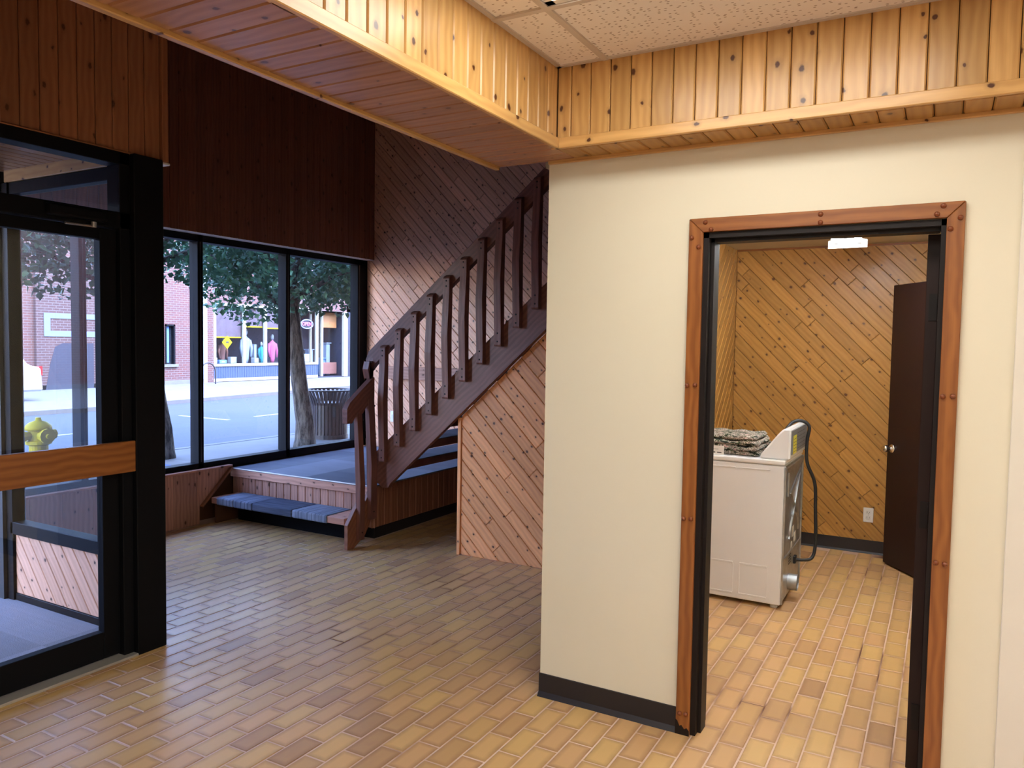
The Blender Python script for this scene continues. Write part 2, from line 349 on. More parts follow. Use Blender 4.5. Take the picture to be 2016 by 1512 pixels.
def clip(poly, nx, ny, d):
    """keep nx*x+ny*y <= d"""
    out = []
    for i in range(len(poly)):
        p, q = poly[i], poly[(i+1) % len(poly)]
        a, b = nx*p[0]+ny*p[1]-d, nx*q[0]+ny*q[1]-d
        if a <= 0: out.append(p)
        if (a < 0 < b) or (b < 0 < a):
            k = a/(a-b); out.append((p[0]+k*(q[0]-p[0]), p[1]+k*(q[1]-p[1])))
    return out
def dedupe(poly):
    out = []
    for p in poly:
        if not out or math.hypot(p[0]-out[-1][0], p[1]-out[-1][1]) > 0.0025: out.append(p)
    if len(out) > 1 and math.hypot(out[0][0]-out[-1][0], out[0][1]-out[-1][1]) < 0.0025: out.pop()
    return out
def area(poly): return 0.5*sum(poly[i][0]*poly[(i+1) % len(poly)][1]-poly[(i+1) % len(poly)][0]*poly[i][1] for i in range(len(poly)))
def inset(poly, d):
    n = len(poly); q = list(poly)
    for i in range(n):
        a, b = poly[i], poly[(i+1) % n]; ex, ey = b[0]-a[0], b[1]-a[1]; l = math.hypot(ex, ey)
        if l < 1e-6: continue
        nx, ny = ey/l, -ex/l
        q = clip(q, nx, ny, nx*a[0]+ny*a[1]-d)
    return dedupe(q)
PCACHE = {}
def plank_mesh(poly, th, bev, seam):
    key = (tuple((round(x, 4), round(y, 4)) for x, y in poly), th, bev)
    if key in PCACHE: return PCACHE[key]
    top = inset(poly, bev)
    bm = bmesh.new()
    if len(top) == len(poly):
        lo = [bm.verts.new((x, y, 0)) for x, y in poly]; mi = [bm.verts.new((x, y, th-bev)) for x, y in poly]
        # pair each outline vertex with the nearest inset vertex, in order
        k0 = min(range(len(top)), key=lambda k: (top[k][0]-poly[0][0])**2+(top[k][1]-poly[0][1])**2)
        top = top[k0:]+top[:k0]
        hi = [bm.verts.new((x, y, th)) for x, y in top]; n = len(poly)
        for i in range(n):
            j = (i+1) % n
            bm.faces.new((lo[i], lo[j], mi[j], mi[i])); bm.faces.new((mi[i], mi[j], hi[j], hi[i]))
        bm.faces.new(hi)
    else:
        lo = [bm.verts.new((x, y, 0)) for x, y in poly]; mi = [bm.verts.new((x, y, th-bev*0.5)) for x, y in poly]; n = len(poly)
        for i in range(n): bm.faces.new((lo[i], lo[(i+1) % n], mi[(i+1) % n], mi[i]))
        bm.faces.new(mi)
    me = bpy.data.meshes.new('plank'); bm.to_mesh(me); bm.free(); PCACHE[key] = me
    return me
def planks(parent, mat, origin, ux, uy, poly, angle, width, th=0.012, gap=0.003, bev=0.0045, phase=0.0, seglen=None, seed=1, name='plank'):
    """tongue and groove boards over a convex polygon given in (u,v) of the plane"""
    rnd = random.Random(seed); O = Vector(origin); ux, uy = Vector(ux), Vector(uy); nz = ux.cross(uy)
    ca, sa = math.cos(angle), math.sin(angle)
    ab = [(x*ca+y*sa, -x*sa+y*ca) for x, y in poly]
    if area(ab) < 0: ab = ab[::-1]
    ax = ux*ca+uy*sa; ay = -ux*sa+uy*ca
    b0, b1 = min(p[1] for p in ab), max(p[1] for p in ab)
    k = math.floor((b0-phase)/width)
    while phase+k*width < b1:
        lo, hi = phase+k*width+gap/2, phase+(k+1)*width-gap/2
        strip = dedupe(clip(clip(ab, 0, -1, -lo), 0, 1, hi)); k += 1
        if len(strip) < 3: continue
        a0, a1 = min(p[0] for p in strip), max(p[0] for p in strip)
        cuts = [a0-1]
        if seglen:
            c = a0-rnd.random()*seglen[1]
            while True:
                c += rnd.uniform(*seglen)
                if c >= a1-0.12: break
                if c > a0+0.12: cuts.append(c)
        cuts.append(a1+1)
        for s0, s1 in zip(cuts, cuts[1:]):
            q = dedupe(clip(clip(strip, -1, 0, -(s0+0.001)), 1, 0, s1-0.001))
            if len(q) < 3 or abs(area(q)) < 2e-4: continue
            cx = (min(p[0] for p in q)+max(p[0] for p in q))/2; cy = (lo+hi)/2
            me = plank_mesh([(p[0]-cx, p[1]-cy) for p in q], th, bev, None)
            link(name, me, mat, parent, axes_matrix(O+ax*cx+ay*cy, ax, ay, nz))
def rect(x0, x1, y0, y1): return [(x0, y0), (x1, y0), (x1, y1), (x0, y1)]
def struct(name, mb, mat, label, cat): return tag(mb.build(name, mat), label, cat, None, 'structure')
def proj(p):
    q = Vector(p)-Vector((0, 0, CAMZ)); d = q.dot(CF)
    if d < 0.1: return None
    return (1008+FPX*q.dot(CR)/d, 756-FPX*q.dot(CU)/d, d)

# main planes of the place
YW, XL = 3.118, -1.575          # painted partition: front face, free left end
ZS, ZC = 2.434, 2.768           # soffit under the bulkhead, tiled ceiling
YF, XF, XB = 2.925, -1.445, -1.85   # bulkhead faces
XE = -3.573                     # entry wall
XWIN, YB = -5.72, 6.75          # street glazing, stair wall
ZH = 4.08                       # high ceiling over the stair
YLF, XLL, XLR = 6.68, -1.57, 0.14   # laundry room
PW = 0.0863

# ------------------------------------------------------------------ floor
floor = struct('floor', MB().box(-5.8, 4.3, -4.3, 6.85, -0.10, -0.0018), GROUT, 'brown ceramic tile floor running from the entry into the laundry room', 'floor')
def tile_bm(bm, lay, cx, cy, w, l, rnd, dz=0.0):
    b = 0.0035; vs = []
    for (hx, hy, z) in ((w/2, l/2, -0.004), (w/2, l/2, -b*0.5), (w/2-b, l/2-b, 0.0)):
        ring = []
        for sx, sy in ((-1, -1), (1, -1), (1, 1), (-1, 1)):
            v = bm.verts.new((cx+sx*hx, cy+sy*hy, z+dz)); v[lay] = Vector((sx*hx, sy*hy, rnd)); ring.append(v)
        vs.append(ring)
    for r0, r1 in zip(vs, vs[1:]):
        for k in range(4): bm.faces.new((r0[k], r0[(k+1) % 4], r1[(k+1) % 4], r1[k]))
    bm.faces.new(vs[2])
TW, TL = 0.1055, 0.2095
def tile_spots():
    out = []
    for i in range(-42, 24):
        for j in range(-14, 22):
            cx = -1.809+(i+0.5)*TW; cy = 2.912+(j+(0.0 if i % 2 else 0.5))*TL
            ok = cy < YW+0.1 or cx < XLL-0.06 or (XLL < cx < XLR+0.05 and cy < YLF)
            if cx < XE and cy < 2.62: ok = False
            if cx < -4.05 and cy > 4.9: ok = False
            if cx < -5.62 or cx > 0.5 or cy > 6.75: ok = False
            if cy > 4.95 and -3.15 < cx < XLL-0.06: ok = False
            if ok: out.append((cx, cy))
    return out
def visible(p):
    q = proj((p[0], p[1], 0))
    return q and -60 < q[0] < 2076 and q[1] < 1600 and not (p[1] > 3.3 and p[0] > XLL and p[0]/p[1] < -0.29)
spots = [s for s in tile_spots() if visible(s)]
spots.sort(key=lambda s: s[0]**2+s[1]**2)
bm = bmesh.new(); lay = bm.verts.layers.float_vector.new('tc'); tile_bm(bm, lay, 0, 0, TW-0.006, TL-0.006, 0.0)
tile_me = bpy.data.meshes.new('floor_tile'); bm.to_mesh(tile_me); bm.free(); tile_me.materials.append(TILE)
for cx, cy in spots[:300]:
    link('floor_tile', tile_me, TILE, floor, Matrix.Translation((cx, cy, random.uniform(-0.0006, 0.0004))))
bm = bmesh.new(); lay = bm.verts.layers.float_vector.new('tc')
for cx, cy in spots[300:]: tile_bm(bm, lay, cx, cy, TW-0.006, TL-0.006, random.random(), random.uniform(-0.0006, 0.0004))
me = bpy.data.meshes.new('tile_field'); bm.to_mesh(me); bm.free()
tf = link('tile_field', me, TILE, floor); tf['kind'] = 'stuff'

# ------------------------------------------------------------------ painted partition wall with door opening
OX0, OX1, OZ = -0.868, -0.013, 2.08
pw = MB()
for b in ((XL, OX0, 0, ZC), (OX1, 4.3, 0, ZC), (OX0, OX1, OZ, ZC)): pw.box(b[0], b[1], YW, YW+0.15, b[2], b[3])
wall_p = struct('wall_partition', pw, CREAM, 'cream painted wall with a wood cased doorway to the laundry', 'wall')
bb = MB()
for a, b in ((XL-0.004, -0.926), (0.044, 4.2)):
    bb.prism([(YW, 0.104), (YW-0.005, 0.102), (YW-0.005, 0.02), (YW-0.022, 0.0), (YW, 0.0)], 'X', a, b)
struct('baseboard_partition', bb, VINYL, 'black vinyl cove baseboard along the cream wall', 'baseboard')
struct('trim_1', MB().box(0.205, 0.29, YW-0.008, YW, 0, 2.43, 0.002), plain('pale_cream_paint', (0.80, 0.765, 0.66), 0.5, var=0.015), 'white upright trim board on the cream wall', 'trim')
# casing
cas = empty('trim_2', (OX0, YW, 0), 'orange oak door casing with dome pegs around the laundry doorway', 'door casing', None, 'structure')
def rel(o, parent):
    o.matrix_basis = parent.matrix_basis.inverted() @ o.matrix_basis
    return o
bpy.context.view_layer.update()
def loc_inv(o): return Matrix.Translation(-Vector(o.location))
CY = YW-0.022
for nm, pts, g in (('casing_board', [(-0.925, 0.0), (-0.868, 0.0), (-0.868, 2.079), (-0.925, 2.135)], (0, 0, 1)),
                   ('casing_board', [(0.043, 0.0), (0.043, 2.136), (-0.013, 2.081), (-0.013, 0.0)], (0, 0, 1)),
                   ('casing_board', [(-0.868, 2.0805), (-0.013, 2.0825), (0.042, 2.137), (-0.924, 2.136)], (1, 0, 0))):
    o = poly_board(nm, OAK, cas, [(x, YW, z) for x, z in pts], (0, -1, 0), 0.022, g, 0.002)
    o.matrix_basis = loc_inv(cas) @ o.matrix_basis
PEGW = plain('dark_peg_wood', (0.21, 0.055, 0.016), 0.32)
peg = MB().lathe([(0.0095, 0), (0.0092, 0.004), (0.0065, 0.0085), (0.001, 0.0105)], seg=12).mesh('peg', True)
for x, z in ((-0.859, 2.119), (-0.835, 2.089), (-0.913, 2.06), (-0.884, 2.022), (-0.915, 1.462), (-0.882, 1.464), (-0.426, 2.122), (-0.426, 2.091), (-0.025, 2.124), (-0.044, 2.096),
             (0.028, 2.08), (-0.001, 2.043), (-0.002, 1.459), (0.029, 1.461), (-0.914, 0.911), (-0.884, 0.913), (-0.908, 0.09), (-0.882, 0.092), (0.0, 0.868), (0.028, 0.866)):
    o = link('peg', peg, PEGW, cas, axes_matrix((x, CY, z), (1, 0, 0), (0, 0, 1), (0, -1, 0))); o.matrix_basis = loc_inv(cas) @ o.matrix_basis
sc_f = MB().prism([(-0.9265, 0.0), (-0.867, 0.0), (-0.867, 0.022), (-0.878, 0.034), (-0.888, 0.026), (-0.90, 0.042), (-0.908, 0.036), (-0.918, 0.058), (-0.9265, 0.062)], 'Y', YW-0.0235, YW-0.0215).build('scuffed_foot', BLKSTEEL, cas, loc_inv(cas))
# steel frame of the doorway and its door, folded back edge-on
d2 = empty('door_2', (-0.03, YW+0.1, 0), 'dark steel frame and dark brown door swung wide into the laundry', 'door', None, 'structure')
fm = MB()
fm.box(OX0, OX0+0.022, YW-0.006, YW+0.16, 0, OZ).box(OX0+0.02, OX0+0.036, YW+0.03, YW+0.10, 0, OZ-0.02)
fm.box(OX1-0.016, OX1, YW-0.006, YW+0.16, 0, OZ)
fm.box(OX0, OX1, YW-0.006, YW+0.16, OZ-0.022, OZ).box(OX0+0.02, OX1-0.02, YW+0.03, YW+0.10, OZ-0.036, OZ-0.02)
fm.build('door_frame', BLKSTEEL, d2, loc_inv(d2))
lf = MB().box(-0.072, -0.030, YW+0.155, YW+0.93, 0.012, 2.05, 0.002).build('door_leaf', DOORB, d2, loc_inv(d2))
for z in (1.78, 1.0, 0.22):
    MB().box(-0.060, -0.034, YW+0.150, YW+0.156, z-0.05, z+0.05).tube([(-0.026, YW+0.153, z-0.05), (-0.026, YW+0.153, z+0.05)], 0.006).build('hinge', BLKSTEEL, d2, loc_inv(d2))

# ------------------------------------------------------------------ bulkhead (pine fascia and soffit) and tiled ceiling
bh = struct('soffit', MB().box(XB+0.012, XF-0.012, -4.3, YW, ZS+0.012, ZH).box(XF-0.012, 4.3, YF+0.012, YW, ZS+0.012, ZC+0.02), BACKW, 'knotty pine bulkhead of vertical boards dropping below the tiled ceiling', 'soffit')
planks(bh, PINE, (0, YF+0.012, 0), (1, 0, 0), (0, 0, 1), rect(XF, 2.6, ZS, ZC), math.pi/2, PW, phase=-(XF+0.0)+0.0252-PW*2, seed=3)
planks(bh, PINE, (XF-0.012, 0, 0), (0, 1, 0), (0, 0, 1), rect(-4.2, YF, ZS, ZC), math.pi/2, PW, phase=-2.322, seed=4)
# soffit boards run across the bulkhead
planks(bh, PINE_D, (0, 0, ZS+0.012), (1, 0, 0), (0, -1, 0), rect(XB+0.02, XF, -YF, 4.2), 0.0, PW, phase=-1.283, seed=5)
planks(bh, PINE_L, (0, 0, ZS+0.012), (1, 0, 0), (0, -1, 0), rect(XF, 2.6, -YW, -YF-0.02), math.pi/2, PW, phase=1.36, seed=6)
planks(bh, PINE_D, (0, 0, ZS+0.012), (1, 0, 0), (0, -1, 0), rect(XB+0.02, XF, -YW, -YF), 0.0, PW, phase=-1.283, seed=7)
board('fascia_trim', PINE, bh, (XF-0.02, YF-0.008, ZS+0.018), (2.6, YF-0.008, ZS+0.018), (0, 0, 1), 0.044, 0.02)
board('fascia_trim', PINE, bh, (XF+0.008, -4.2, ZS+0.018), (XF+0.008, YF, ZS+0.018), (0, 0, 1), 0.044, 0.02)
board('edge_trim', PINE, bh, (XB+0.008, -4.2, ZS+0.002), (XB+0.008, YW, ZS+0.002), (0, 0, 1), 0.03, 0.026)
board('cove_trim', PINE, bh, (XL, YW-0.008, ZS-0.006), (2.6, YW-0.008, ZS-0.006), (0, 0, 1), 0.018, 0.016)
planks(bh, PINE_H, (XB+0.012, 0, 0), (0, -1, 0), (0, 0, 1), rect(-YW, 4.2, ZS, ZH), math.pi/2, PW, seed=8)
ceil = struct('ceiling', MB().box(XF-0.02, 4.3, -4.3, YF+0.02, ZC+0.012, ZC+0.12), GRID, 'suspended ceiling of speckled acoustic tiles in a tan grid', 'ceiling')
GX, GY = -1.232, 2.395
xs = [XF, GX]; 
while xs[-1] < 4.2: xs.append(min(xs[-1]+1.22, 4.2))
ys = [YF, GY]
while ys[-1] > -4.2: ys.append(max(ys[-1]-0.61, -4.2))
LIT = {(1, 1), (3, 1), (1, 4), (3, 4), (1, 7), (3, 7), (2, 10)}
for i in range(len(xs)-1):
    for j in range(len(ys)-1):
        x0, x1, y1, y0 = xs[i], xs[i+1], ys[j], ys[j+1]
        if x1-x0 < 0.05 or y1-y0 < 0.05: continue
        if (i, j) in LIT: continue
        MB().box(-(x1-x0)/2+0.004, (x1-x0)/2-0.004, -(y1-y0)/2+0.004, (y1-y0)/2-0.004, 0, 0.012).build('ceiling_tile', ACOUS, ceil, Matrix.Translation(((x0+x1)/2, (y0+y1)/2, ZC)))
for x in xs[1:-1]: MB().box(-0.012, 0.012, -4.2, YF, -0.004, 0.004).build('grid_bar', GRID, ceil, Matrix.Translation((x, 0, ZC-0.004)))
for y in ys[1:-1]: MB().box(XF, 4.2, -0.012, 0.012, -0.0045, 0.0035).build('grid_bar', GRID, ceil, Matrix.Translation((0, y, ZC-0.004)))
MB().box(XF, 4.2, YF-0.02, YF, ZC-0.006, ZC).build('wall_angle', GRID, ceil)
MB().box(XF, XF+0.02, -4.2, YF, ZC-0.006, ZC).build('wall_angle', GRID, ceil)
for (i, j) in sorted(LIT):
    x0, x1, y1, y0 = xs[i]+0.014, xs[i+1]-0.014, ys[j]-0.014, ys[j+1]+0.014
    t = empty('troffer_light', ((x0+x1)/2, (y0+y1)/2, ZC), 'recessed fluorescent ceiling light set in the tile grid', 'ceiling light', 'troffer lights in the tiled ceiling')
    hx, hy = (x1-x0)/2, (y1-y0)/2
    f = MB()
    for b in ((-hx, hx, -hy, -hy+0.03), (-hx, hx, hy-0.03, hy), (-hx, -hx+0.03, -hy, hy), (hx-0.03, hx, -hy, hy)): f.box(b[0], b[1], b[2], b[3], -0.004, 0.012)
    f.build('frame', WHITEP, t); MB().box(-hx+0.03, hx-0.03, -hy+0.03, hy-0.03, 0.0, 0.006).build('diffuser', DIFF, t)
struct('ceiling_stair', MB().box(-5.9, XB+0.02, -4.3, YB+0.2, ZH, ZH+0.15).box(XB, XLL, YW, YB+0.2, ZH, ZH+0.15), BACKW, 'dark timber ceiling high above the staircase', 'ceiling')
# walls behind the camera, only ever seen by the light
struct('wall_rear', MB().box(-3.7, 4.3, -4.45, -4.3, 0, ZH+0.1), CREAM, 'cream painted wall at the far end of the shop floor', 'wall')
struct('wall_shop_side', MB().box(4.3, 4.45, -4.45, 6.9, 0, ZH+0.1), CREAM, 'cream painted long side wall of the shop floor', 'wall')
struct('roof', MB().box(-5.95, 4.45, -4.45, 7.0, ZH+0.15, ZH+0.4).box(-6.0, -5.8, -4.45, 14.0, ZH+0.15, 7.5).box(XLL, 4.45, YW, 7.0, 2.9, 3.0), BACKW, 'flat roof slab and parapet of this building', 'roof')

# ------------------------------------------------------------------ laundry room
wl = struct('wall_laundry', MB().box(XLL-0.13, XLR+0.1, YLF+0.012, YLF+0.1, 0, 2.9), BACKW, 'laundry back wall of golden knotty pine boards laid diagonally', 'wall')
planks(wl, PINE_L, (0, YLF+0.012, 0), (1, 0, 0), (0, 0, 1), rect(XLL, XLR, 0.10, 2.445), -math.radians(45.7), 0.0875, gap=0.002, bev=0.003, phase=0.0205, seglen=(0.5, 1.7), seed=11)
wl2 = struct('wall_laundry_left', MB().box(XLL-0.065, XLL-0.012, YW+0.15, YLF+0.1, 0, ZH), BACKW, 'laundry side wall of diagonal pine boards beside the dryer', 'wall')
planks(wl2, PINE_L, (XLL-0.012, 0, 0), (0, 1, 0), (0, 0, 1), rect(YW+0.15, YLF, 0.10, 2.445), math.pi/4, 0.0875, seglen=(0.6, 1.8), seed=12)
struct('wall_laundry_right', MB().box(XLR, XLR+0.1, YW+0.15, 5.70, 0, 2.9).box(XLR, XLR+0.1, 5.70, YLF+0.1, 2.1, 2.9).box(XLR+0.1, XLR+0.9, 5.6, YLF+0.1, 0, 2.9), CREAM, 'painted laundry side wall behind the brown door', 'wall')
struct('ceiling_laundry', MB().box(XLL-0.1, XLR+0.1, YW+0.15, YLF+0.1, 2.445, 2.6), BEIGE, 'plain beige painted laundry ceiling', 'ceiling')
bl = MB().box(XLL, XLR, YLF-0.006, YLF+0.01, 0, 0.105).prism([(YLF, 0.02), (YLF, 0), (YLF-0.02, 0)], 'X', XLL, XLR).box(XLL-0.01, XLL+0.006, YW+0.15, YLF, 0, 0.105)
struct('baseboard_laundry', bl, VINYL, 'black vinyl baseboard under the diagonal laundry boards', 'baseboard')
struct('trim_3', MB().box(XLL, XLR, YLF-0.012, YLF+0.01, 2.43, 2.446), OAK, 'thin wood bead between laundry boards and ceiling', 'trim')
# brown slab door standing open from the side wall
hinge = Vector((0.125, 5.76, 0)); free = Vector((-0.336, 6.44, 0)); dv = (free-hinge); ang = math.atan2(dv.y, dv.x)
d3 = empty('door_3', hinge, 'dark brown slab door with chrome knob standing ajar in the laundry', 'door', None, 'structure', ang)
DLn = dv.length
MB().box(0, DLn, -0.02, 0.02, 0.012, 2.10, 0.002).build('door_leaf', DOORB, d3)
kn = MB().lathe([(0.032, 0), (0.032, 0.006), (0.012, 0.01), (0.011, 0.035), (0.026, 0.045), (0.029, 0.06), (0.022, 0.072), (0.004, 0.076)], seg=18).mesh('door_knob', True)
link('door_knob', kn, CHROME, d3, axes_matrix((DLn-0.065, 0.02, 0.885), (1, 0, 0), (0, 0, 1), (0, 1, 0)))
link('door_knob', kn, CHROME, d3, axes_matrix((DLn-0.065, -0.02, 0.885), (1, 0, 0), (0, 0, 1), (0, -1, 0)))
MB().box(DLn-0.0005, DLn+0.002, -0.012, 0.012, 0.85, 0.92).build('latch_plate', CHROME, d3)
# outlet
ou = empty('wall_outlet', (-0.482, YLF, 0.307), 'white duplex outlet on the pine wall beside the brown door', 'outlet')
MB().box(-0.037, 0.037, -0.008, 0.0, -0.058, 0.058, 0.003).build('cover_plate', PLATE, ou)
for z in (0.021, -0.021):
    s = MB().box(-0.0165, 0.0165, -0.0105, -0.006, z-0.014, z+0.014, 0.004).build('socket', PLATE, ou)
    MB().box(-0.009, -0.0065, -0.011, -0.01, z-0.003, z+0.007).box(0.0065, 0.009, -0.011, -0.01, z-0.003, z+0.006).box(-0.002, 0.002, -0.011, -0.01, z-0.011, z-0.007).build('slots', SLOT, s)
MB().lathe([(0.003, 0), (0.002, 0.001)], seg=8).build('screw', GALV, ou, axes_matrix((0, -0.008, 0), (1, 0, 0), (0, 0, 1), (0, -1, 0)))
# strip light
lt = empty('strip_light', (-0.632, 5.95, 2.4435), 'lit white twin-tube fluorescent strip light on the laundry ceiling', 'ceiling light')
LX, LY = -0.632, 5.95
MB().prism([(-0.03, 0), (0.03, 0), (0.012, -0.058), (-0.012, -0.058)], 'Y', -2.4, 0).build('channel', ENAMEL, lt)
MB().box(-0.125, 0.125, -2.4, 0, -0.012, 0.0).build('tray', ENAMEL, lt)
for s in (-1, 1):
    MB().tube([(s*0.075, -2.38, -0.052), (s*0.075, -0.03, -0.052)], 0.019, 12).build('fluorescent_tube', TUBE, lt, smooth=True)
    MB().box(s*0.075-0.014, s*0.075+0.014, -0.032, -0.0, -0.078, -0.012).build('lamp_holder', ENAMEL, lt)
MB().prism([(-0.128, -0.108), (0.128, -0.108), (0.128, -0.055), (0.03, -0.03), (-0.03, -0.03), (-0.128, -0.055)], 'Y', 0.0, 0.008).build('end_plate', ENAMEL, lt)
MB().box(-0.128, 0.128, -2.41, -2.4, -0.108, 0.0, 0.002).build('end_plate', ENAMEL, lt)

# dryer
DX0, DX1, DY0, DY1, DZ = -1.52, -0.832, 4.915, 5.60, 0.93
dr = empty('clothes_dryer', (DX1, DY0, 0), 'white clothes dryer with its metal back and cord facing the room', 'dryer')
DI = loc_inv(dr)
cab = MB().box(DX0, DX1, DY0, DY1, 0.025, DZ-0.035, 0.006)
cab.build('cabinet', ENAMEL, dr, DI)
MB().box(DX0-0.005, DX1+0.004, DY0-0.005, DY1+0.005, DZ-0.032, DZ, 0.008, 2).build('top_panel', ENAMEL, dr, DI)
for c in (-1.0, -1.21, -1.42):
    for (z0, z1) in ((0.86, 0.868), (0.25, 0.262), (0.055, 0.066)): MB().box(c-0.085, c+0.085, DY0-0.003, DY0+0.001, z0, z1, 0.0014).build('pressed_rib', ENAMEL, dr, DI)
    for sx in (-1, 1): MB().box(c+sx*0.085-0.003, c+sx*0.085+0.003, DY0-0.0022, DY0+0.001, 0.067, 0.249, 0.001).build('pressed_rib', ENAMEL, dr, DI)
bp = MB().box(DX1, DX1+0.004, DY0+0.02, DY1-0.02, 0.04, DZ-0.04)
bp.box(DX1, DX1+0.012, DY0+0.004, DY0+0.022, 0.03, DZ-0.04, 0.003).box(DX1, DX1+0.012, DY1-0.022, DY1-0.004, 0.03, DZ-0.04, 0.003)
bp.box(DX1, DX1+0.014, DY0+0.02, DY1-0.02, DZ-0.075, DZ-0.05, 0.003).box(DX1, DX1+0.010, DY0+0.02, DY1-0.02, 0.30, 0.312, 0.003)
bp.build('back_panel', GALV, dr, DI)
br = MB()
for a, b in (((5.03, 0.84), (5.03, 0.69)), ((5.12, 0.70), (5.55, 0.83)), ((5.12, 0.70), (5.52, 0.46)), ((5.50, 0.80), (5.12, 0.40)), ((5.55, 0.84), (5.55, 0.46))):
    br.tube([(DX1+0.008, a[0], a[1]), (DX1+0.008, b[0], b[1])], 0.006, 6)
br.tube([(DX1+0.006, 5.30+0.17*math.cos(k*0.35), 0.40+0.14*math.sin(k*0.35)) for k in range(0, 10)], 0.008, 6)
br.build('back_ribs', GALV, dr, DI)
for (y, z, w2, h2) in ((5.28, 0.42, 0.03, 0.035), (5.36, 0.37, 0.035, 0.03), (5.24, 0.34, 0.02, 0.02)):
    MB().box(DX1+0.004, DX1+0.0055, y-w2, y+w2, z-h2, z+h2).build('rating_label', PLATE, dr, DI)
hl = MB()
for a in range(4):
    for b in range(5): hl.box(DX1+0.004, DX1+0.0056, 5.16+a*0.022, 5.168+a*0.022, 0.225+b*0.018, 0.233+b*0.018)
hl.build('vent_holes', SLOT, dr, DI)
duct = MB().tube([(DX1, 5.17, 0.115), (DX1+0.062, 5.17, 0.115)], 0.052, 24, False).tube([(DX1, 5.17, 0.115), (DX1+0.062, 5.17, 0.115)], 0.048, 24, False)
duct.build('exhaust_collar', GALV, dr, DI, True)
# console: slanted towards the front (-X)
con = [(-0.985, DZ), (-0.985, DZ+0.02), (-0.875, DZ+0.165), (-0.845, DZ+0.195), (-0.805, DZ+0.195), (-0.805, DZ)]
MB().prism(con, 'Y', DY0+0.02, DY1-0.01, 0.010).build('control_console', ENAMEL, dr, DI)
MB().box(-0.806, -0.801, DY0+0.05, DY1-0.05, DZ+0.03, DZ+0.18, 0.001).build('console_back', GLABEL, dr, DI)
MB().box(-0.8015, -0.7995, DY0+0.10, DY0+0.22, DZ+0.03, DZ+0.145).build('warning_label', YLABEL, dr, DI)
lb = MB()
for k in range(5): lb.box(-0.7997, -0.7993, DY0+0.11, DY0+0.21, DZ+0.042+k*0.02, DZ+0.045+k*0.02)
for k in range(5): lb.box(-0.8012, -0.8005, DY0+0.25, DY0+0.56, DZ+0.05+k*0.025, DZ+0.053+k*0.025)
lb.build('label_lines', SLOT, dr, DI)
for z in (0.0,):
    for x, y in ((DX0+0.05, DY0+0.045), (DX1-0.045, DY0+0.045), (DX0+0.05, DY1-0.045), (DX1-0.045, DY1-0.045)):
        MB().lathe([(0.022, 0.0), (0.024, 0.006), (0.018, 0.012), (0.010, 0.03)], (x, y, 0), 12).build('levelling_foot', PLATE, dr, DI)
def smooth_path(pts, n=6):
    pts = [Vector(p) for p in pts]; out = []
    for i in range(len(pts)-1):
        p0, p1, p2, p3 = pts[max(i-1, 0)], pts[i], pts[i+1], pts[min(i+2, len(pts)-1)]
        for k in range(n):
            t = k/n; out.append(0.5*((2*p1)+(-p0+p2)*t+(2*p0-5*p1+4*p2-p3)*t*t+(-p0+3*p1-3*p2+p3)*t**3))
    out.append(pts[-1]); return out
cordp = smooth_path([(DX1+0.004, 5.36, 0.215), (DX1+0.05, 5.38, 0.21), (DX1+0.11, 5.42, 0.225), (DX1+0.125, 5.45, 0.33), (DX1+0.115, 5.46, 0.55), (DX1+0.105, 5.46, 0.72), (DX1+0.055, 5.44, 0.86), (DX1+0.05, 5.44, 1.0), (DX1+0.06, 5.44, 1.10), (DX1+0.01, 5.43, 1.137), (DX1-0.04, 5.40, 1.125), (DX1-0.07, 5.34, 1.08)])
MB().tube(cordp, 0.011, 8).build('power_cord', RUBBER, dr, DI, True)
MB().box(DX1, DX1+0.02, 5.335, 5.385, 0.19, 0.24, 0.003).build('cord_clamp', RUBBER, dr, DI)
# folded camouflage cloth on the dryer
def folded(x0, x1, y0, y1, z0, th, seed):
    rnd = random.Random(seed); bm = bmesh.new(); nx, ny = 26, 22; V = {}
    ph = [rnd.uniform(0, 6.3) for _ in range(6)]
    for side in (0, 1):
        for i in range(nx+1):
            for j in range(ny+1):
                u, v = i/nx, j/ny; e = min(u, 1-u, v, 1-v); r = min(1, e/0.07); r = math.sqrt(1-(1-r)**2)
                w = 0.006*math.sin(9*u+ph[0])*math.sin(7*v+ph[1])+0.004*math.sin(17*u+5*v+ph[2])
                z = z0+th/2+(th/2)*r*(1 if side else -1)+(w*r if side else 0.0)
                V[side, i, j] = bm.verts.new((x0+(x1-x0)*u+0.006*math.sin(11*v+ph[3]), y0+(y1-y0)*v+0.006*math.sin(9*u+ph[4]), z))
    for side in (0, 1):
        for i in range(nx):
            for j in range(ny):
                q = (V[side, i, j], V[side, i+1, j], V[side, i+1, j+1], V[side, i, j+1]); bm.faces.new(q if side else q[::-1])
    bmesh.ops.remove_doubles(bm, verts=bm.verts[:], dist=0.0005)
    return bm
cl = empty('folded_cloth', (-1.1, 4.98, DZ), 'folded stack of camouflage patterned cloth lying on the dryer', 'cloth')
for k, (a, b, c, d, th) in enumerate(((-1.42, -0.998, 4.97, 5.40, 0.034), (-1.41, -1.0, 4.96, 5.41, 0.034), (-1.43, -1.003, 4.965, 5.39, 0.034), (-1.41, -1.02, 4.98, 5.38, 0.034))):
    bm = folded(a, b, c, d, DZ+0.001+k*0.031, th, 20+k); me = bpy.data.meshes.new('cloth_layer'); bm.to_mesh(me); bm.free(); me.shade_smooth()
    link('cloth_layer', me, CAMO, cl, loc_inv(cl))
cd2 = empty('paper_label', (-1.265, 4.945, DZ), 'small white card with printed bars propped on the dryer edge', 'card')
MB().box(-0.065, 0.055, -0.002, 0.002, 0.0, 0.058).build('card', PLATE, cd2)
